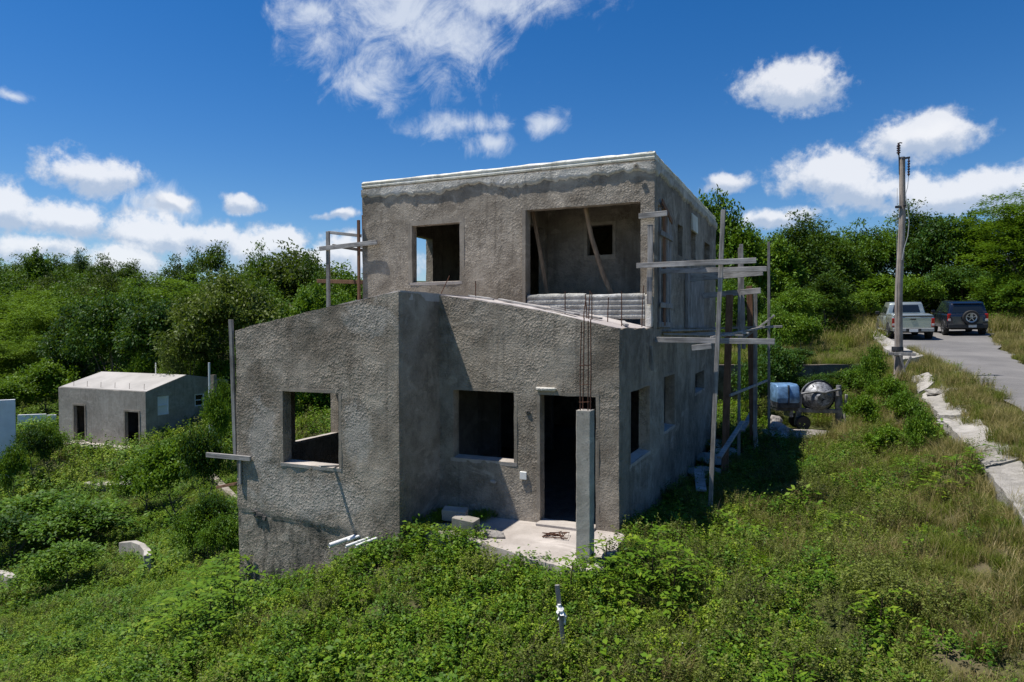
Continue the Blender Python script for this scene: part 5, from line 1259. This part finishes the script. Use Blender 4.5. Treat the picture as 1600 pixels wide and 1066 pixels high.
FG = [(.35,-2.0,.95,'compound leaved plant at the foot of the porch column'),(.62,-2.1,.85,'compound leaved plant just right of the porch column'),(.9,-1.75,1.05,'taller compound leaved plant between the porch column and the house corner'),(1.2,-1.9,.8,'compound leaved plant in front of the right house corner'),(.0,-2.3,.7,'small compound leaved plant before the porch slab edge'),
      (*at(345,11.6),1.25,'fern like plant in front of the left house corner'),(*at(378,12.2),1.15,'bright fern like plant touching the lower left house corner'),(*at(300,11.2),1.35,'large fern like plant left of the house corner'),(*at(322,10.2),1.2,'fern like plant in the left foreground weeds, the nearest of its clump'),(*at(275,10.4),1.1,'fern like plant on the left side of the foreground clump'),(*at(335,12.8),1.2,'tall fern like plant against the left house wall foot'),(*at(360,10.6),1.0,'fern like plant on the right side of the foreground clump'),(*at(250,11.5),1.0,'fern like plant at the far left of the foreground clump'),
      (*at(1495,10.6),.8,'leafy young plant by the long drain strip'),(*at(1520,10.9),.65,'smaller leafy young plant leaning over the long drain strip'),(*at(1470,10.4),.7,'leafy young plant in the grass left of the long drain strip'),(*at(1435,11.5),.7,'leafy young plant on the grassy bank'),
      (2.6,-3.6,.6,'single compound leaved plant in the right foreground'),(3.4,-2.4,.65,'compound leaved plant in the right foreground grass'),(1.9,-4.6,.55,'small compound leaved plant near the bottom edge'),(-2.9,-.25,.5,'small weed growing at the shaded return wall corner'),(3.1,.8,.7,'leafy plant among the right weeds')]
for k, (x, y, h, lab) in enumerate(FG):
    o = pinnate((x, y, hz(x, y)), h, 12 if h > .95 else 9, lab, 50+k, 'leaf_light' if k % 3 else 'weed')

# --- ground cover: clumps of leaves and blades scattered as stuff
SRC = {}
def src_coll(name, meshes):
    c = bpy.data.collections.new(name)
    for i, me in enumerate(meshes):
        o = bpy.data.objects.new('%s_%02d' % (name, i), me); c.objects.link(o)
    return c
def weed_mesh(seed, n, r, h, size, mt, stems=14, aspect=.62, up=.55, tv=(.5,.2), white=0):
    rg = np.random.RandomState(seed); a = rg.uniform(0, 6.28, stems); rr = r*np.sqrt(rg.uniform(0,1,stems)); hs_ = h*rg.uniform(.45,1,stems)*(1-.35*(rr/r)**2)
    b = np.stack([rr*.55*np.cos(a), rr*.55*np.sin(a), np.zeros(stems)], 1); tp = np.stack([rr*np.cos(a), rr*np.sin(a), hs_], 1)
    k = rg.randint(0, stems, n); u = rg.uniform(.15,1,n)**.7
    P = b[k]*(1-u[:,None]) + tp[k]*u[:,None] + rg.normal(0, size*.55, (n,3)); P[:,2] = np.maximum(P[:,2], .01)
    st = rg.normal(0, .12, stems)
    V, Q = leaves(P, size, aspect, up, rg, np.stack([np.cos(a[k]), np.sin(a[k]), .2*np.ones(n)], 1))
    t = np.clip(rg.normal(tv[0], tv[1], n)+st[k]+.12*(u-.5), 0, 1)
    return fast_mesh('weed_clump', V, Q, mt, np.repeat(t, 4))
def blade_mesh(seed, n, r, h, w, mt, tv=(.5,.22), bend=.5):
    rg = np.random.RandomState(seed); a = rg.uniform(0,6.28,n); rr = r*np.sqrt(rg.uniform(0,1,n)); base = np.stack([rr*np.cos(a), rr*np.sin(a), -.02*np.ones(n)], 1)
    d = rg.normal(size=(n,3)); d[:,2] = 0; d /= np.linalg.norm(d, axis=1)[:,None]; hh = h*rg.uniform(.5,1.15,n)[:,None]; be = bend*rg.uniform(.2,1.2,n)[:,None]
    s = np.stack([-d[:,1], d[:,0], 0*d[:,0]], 1)*w*.5
    m1 = base + d*hh*be*.28 + np.array([0,0,1])*hh*.55; tp = base + d*hh*be + np.array([0,0,1])*hh*(.98-.25*be)
    V = np.stack([base-s, base+s, m1+s*.85, m1-s*.85, tp+s*.15, tp-s*.15], 1).reshape(-1,3)
    i = np.arange(n)[:,None]*6; Q = np.concatenate([i+[0,1,2,3], i+[3,2,4,5]], 0)
    return fast_mesh('blade_clump', V, Q, mt, np.repeat(np.clip(rg.normal(tv[0], tv[1], n), 0, 1), 6))
def scatter(name, coll, pts, rot, scl, idx, label):
    me = bpy.data.meshes.new(name); me.vertices.add(len(pts)); me.vertices.foreach_set('co', pts.astype(np.float32).ravel())
    a = me.attributes.new('rot', 'FLOAT_VECTOR', 'POINT'); a.data.foreach_set('vector', rot.astype(np.float32).ravel())
    a = me.attributes.new('scl', 'FLOAT', 'POINT'); a.data.foreach_set('value', scl.astype(np.float32))
    a = me.attributes.new('idx', 'INT', 'POINT'); a.data.foreach_set('value', idx.astype(np.int32))
    o = bpy.data.objects.new(name, me); C.objects.link(o)
    ng = bpy.data.node_groups.new(name, 'GeometryNodeTree')
    ng.interface.new_socket('Geometry', in_out='INPUT', socket_type='NodeSocketGeometry'); ng.interface.new_socket('Geometry', in_out='OUTPUT', socket_type='NodeSocketGeometry')
    N = ng.nodes; gi = N.new('NodeGroupInput'); goo = N.new('NodeGroupOutput'); ci = N.new('GeometryNodeCollectionInfo'); ip = N.new('GeometryNodeInstanceOnPoints')
    ci.inputs[0].default_value = coll; ci.inputs['Separate Children'].default_value = True; ci.inputs['Reset Children'].default_value = True
    def na(nm, typ):
        n = N.new('GeometryNodeInputNamedAttribute'); n.data_type = typ; n.inputs[0].default_value = nm; return n.outputs[0]
    L = ng.links; L.new(gi.outputs[0], ip.inputs['Points']); L.new(ci.outputs[0], ip.inputs['Instance']); ip.inputs['Pick Instance'].default_value = True
    L.new(na('idx','INT'), ip.inputs['Instance Index']); L.new(na('rot','FLOAT_VECTOR'), ip.inputs['Rotation']); L.new(na('scl','FLOAT'), ip.inputs['Scale']); L.new(ip.outputs[0], goo.inputs[0])
    md = o.modifiers.new('scatter', 'NODES'); md.node_group = ng
    return tag(o, label, None, None, 'stuff')
# sample the part of the ground the photograph (and a step aside of it) sees
def sample(n, d0, d1, margin=.12, rg=RG):
    u = rg.uniform(0,1,n); d = d0+(d1-d0)*u if d1 < 2.2*d0 else np.sqrt(d0*d0+(d1*d1-d0*d0)*u)
    px = rg.uniform(-1600*margin, 1600*(1+margin), n); l = (px-800)/1064.7*d
    return CAMP.x + l*CY - d*SY, CAMP.y + l*SY + d*CY
def band_pts(d0, d1, per_m2):
    w0 = 1600*1.24/1064.7; area = w0*(d1*d1-d0*d0)/2; n = int(area*per_m2); u = RG.uniform(0,1,n); d = np.sqrt(d0*d0+(d1*d1-d0*d0)*u)
    px = RG.uniform(-190, 1790, n); l = (px-800)/1064.7*d
    return CAMP.x + l*CY - d*SY, CAMP.y + l*SY + d*CY
def blocked(x, y, r=.12):
    b = (x > -6.62-r*.5) & (x < r) & (y > -r*.4) & (y < 11)
    b |= (x > -6.62-r*.5) & (x < -3.2+r) & (y > -1.27-r*.3) & (y < 0)
    b |= (x > -2.95) & ((x > -1.75) | (y > -.98)) & (x < .1+r*.3) & (y > -1.55+.1*np.sin(x*5)) & (y <= 0)                     # porch
    dd_ = depth_of(x, y); lt_ = ((x-CAMP.x)*CY + (y-CAMP.y)*SY)/np.maximum(dd_, 1)*1064.7+800
    b |= (lt_ < 185+20*np.sin(dd_*3)) & (dd_ > 27.2+.5*np.sin(lt_*.05)) & (dd_ < 30.2) & (np.sin(x*3+y*2) > -.75)   # bare brown bank
    b |= (x > -40.3) & (x < -31.8) & (y > 15.3) & (y < 23)
    xl = np.interp(y, ROAD_L[:11,1], ROAD_L[:11,0]); xr = np.interp(y, ROAD_R[:9,1], ROAD_R[:9,0])
    b |= (x > xl-.02+.1*np.sin(y*3)) & (x < xr+.05) & (y < 43.5)
    b |= (x > 5.2+.1*np.sin(y*2.3)) & (x < 5.66+.08*np.sin(y*3.7)) & (y > -3) & (y < 13.4)                                           # drain strip
    b |= (x > 5.4) & (x < 6.2) & (y > 17) & (y < 33)
    b |= (np.hypot((x-2.75)/1.6, (y-11.7)/2.0) < 1-.2*np.sin(x*5+y*4))
    b |= (x > 0) & (x < .8) & (y > 4.2) & (y < 10.5) & (np.sin(x*9+y*3) > -.5)
    return b
def nz(x, y, s, o=0.):
    return np.array([mnoise.noise(Vector((a*s+o, b*s-o, o))) for a, b in zip(x, y)])
# one set of clump meshes for each kind of cover
K = []
for s in range(4): K.append(weed_mesh(100+s, 560, .24, .27, .0245, M['weed'], 20, .66))          # 0-3 leafy weeds
for s in range(2): K.append(weed_mesh(110+s, 420, .20, .42, .024, M['herb'], 14, .5, .4))        # 4-5 brownish upright herbs
for s in range(3): K.append(blade_mesh(120+s, 130, .15, .24, .007, M['grass'], (.5,.22), .7))    # 6-8 green grass
for s in range(3): K.append(blade_mesh(130+s, 110, .16, .30, .005, M['straw'], (.5,.22), .8))    # 9-11 dry grass
for s in range(2): K.append(weed_mesh(140+s, 300, .26, .32, .042, M['leaf_mid'], 14, .6))        # 12-13 darker creepers
for s in range(2): K.append(weed_mesh(160+s, 70, .24, .38, .075, M['leaf_light'], 9, .6, .6, (.62,.2)))   # broad bright leaves
K.append(blade_mesh(150, 22, .18, .42, .004, M['twig'], (.4,.25), .8))                           # 14 dead stalks
kc = src_coll('ground_cover', K)
def cover(name, d0, d1, per, s0, s1, label, zlift=0.):
    x, y = band_pts(d0, d1, per); ok = ~blocked(x, y); x, y = x[ok], y[ok]; n = len(x); z = height(x, y)+zlift
    g1 = nz(x, y, .45, 3.); g2 = nz(x, y, 1.3, 9.); u = RG.uniform(0,1,n)
    grassy = np.clip(.5 + (x-2.6)*.22 + g1*1.0 - .5*(y < -.5)*(x < 3.6), 0, .93)                   # grass towards the bank and the lane
    grassy = np.where(x < -6, np.clip(.12+.5*g1, 0, .5), grassy); grassy = np.where((x < 2) & (y < 1), np.clip(.10+.35*g1, 0, .4), grassy)
    terr = (x-WA[0])*WN[0] + (y-WA[1])*WN[1] > 0.
    grassy = np.where(terr & (x > -8), .96, grassy)
    dry = np.clip(.38 + (x-3)*.10 + g2*.9, .08, .88); dry = np.where(x < 0, np.clip(.12+.4*g2, 0, .4), dry)
    idx = np.empty(n, int)
    r3 = RG.randint(0, 3, n)
    isg = u < grassy; isd = RG.uniform(0,1,n) < dry
    idx[:] = np.where(isg, np.where(isd, 9+r3, 6+r3), np.where(RG.uniform(0,1,n) < .26+.5*g2+.13*np.clip(x,-2,3.5), 4+r3 % 2, np.where(RG.uniform(0,1,n) < .3-.5*g1, 12+r3 % 2, RG.randint(0,4,n))))
    bl = RG.uniform(0,1,n) < (.035 if d1 < 20 else .03); idx[bl & ~isg] = 14+RG.randint(0,2,n)[bl & ~isg]
    idx[RG.uniform(0,1,n) < .03] = 16
    scl = RG.uniform(s0, s1, n)*np.maximum(1+.45*g2, .85)*np.where(isg, .85, 1.)
    rot = np.stack([RG.normal(0,.13,n), RG.normal(0,.13,n), RG.uniform(0,6.28,n)], 1)
    scatter(name, kc, np.stack([x, y, z], 1), rot, scl, idx, label)
    return n
cnt = [cover('weeds', 4.6, 9.5, 42, .75, 1.3, 'dense low weeds and grass covering the foreground slope'),
       cover('weeds', 9.5, 17, 26, .85, 1.45, 'weeds and grass around the house and on the bank'),
       cover('grass', 17, 32, 11, 1.15, 1.9, 'rough grass and weeds beyond the house and on the terrace'),
       cover('undergrowth', 32, 75, 1.6, 2.6, 4.6, 'green undergrowth on the far slope and under the trees')]
# white starry flowers among the weeds
rgf = np.random.RandomState(77); x, y = band_pts(5.2, 13, .9); ok = ~blocked(x, y) & (nz(x, y, .8, 5) > .02); x, y = x[ok], y[ok]; n = len(x)
P = np.stack([x, y, height(x, y)+rgf.uniform(.28,.46,n)], 1)
V, Q = leaves(P, .010, 1., .8, rgf); fl = bpy.data.objects.new('wild_flowers', fast_mesh('wild_flowers', V, Q, M['white'])); C.objects.link(fl)
tag(fl, 'tiny white wild flowers dotted over the foreground weeds', None, None, 'stuff')
# a creeping carpet on the porch corner by the concrete blocks
x = RG.uniform(-3.15,-1.75,60); y = RG.uniform(-1.25,-.02,60); ok = (x < -2.85+.15*RG.uniform(0,1,60)) | ((y < -.85) & (x < -1.9) & (y > -1.4) & ((x > -1.95) | (y < -1.1))); x, y = x[ok], y[ok]; n = len(x)
cx_ = RG.uniform(-3.1,-2.15,26); cy_ = RG.uniform(-.6,-.06,26); x = np.concatenate([x, cx_]); y = np.concatenate([y, cy_]); n = len(x)
scatter('creeping_weeds', kc, np.stack([x, y, np.zeros(n)], 1), np.stack([0*x, 0*x, RG.uniform(0,6.28,n)], 1), RG.uniform(.4,.75,n), RG.randint(0,4,n), 'creeping weeds over the left corner of the porch')
print('cover instances', cnt)
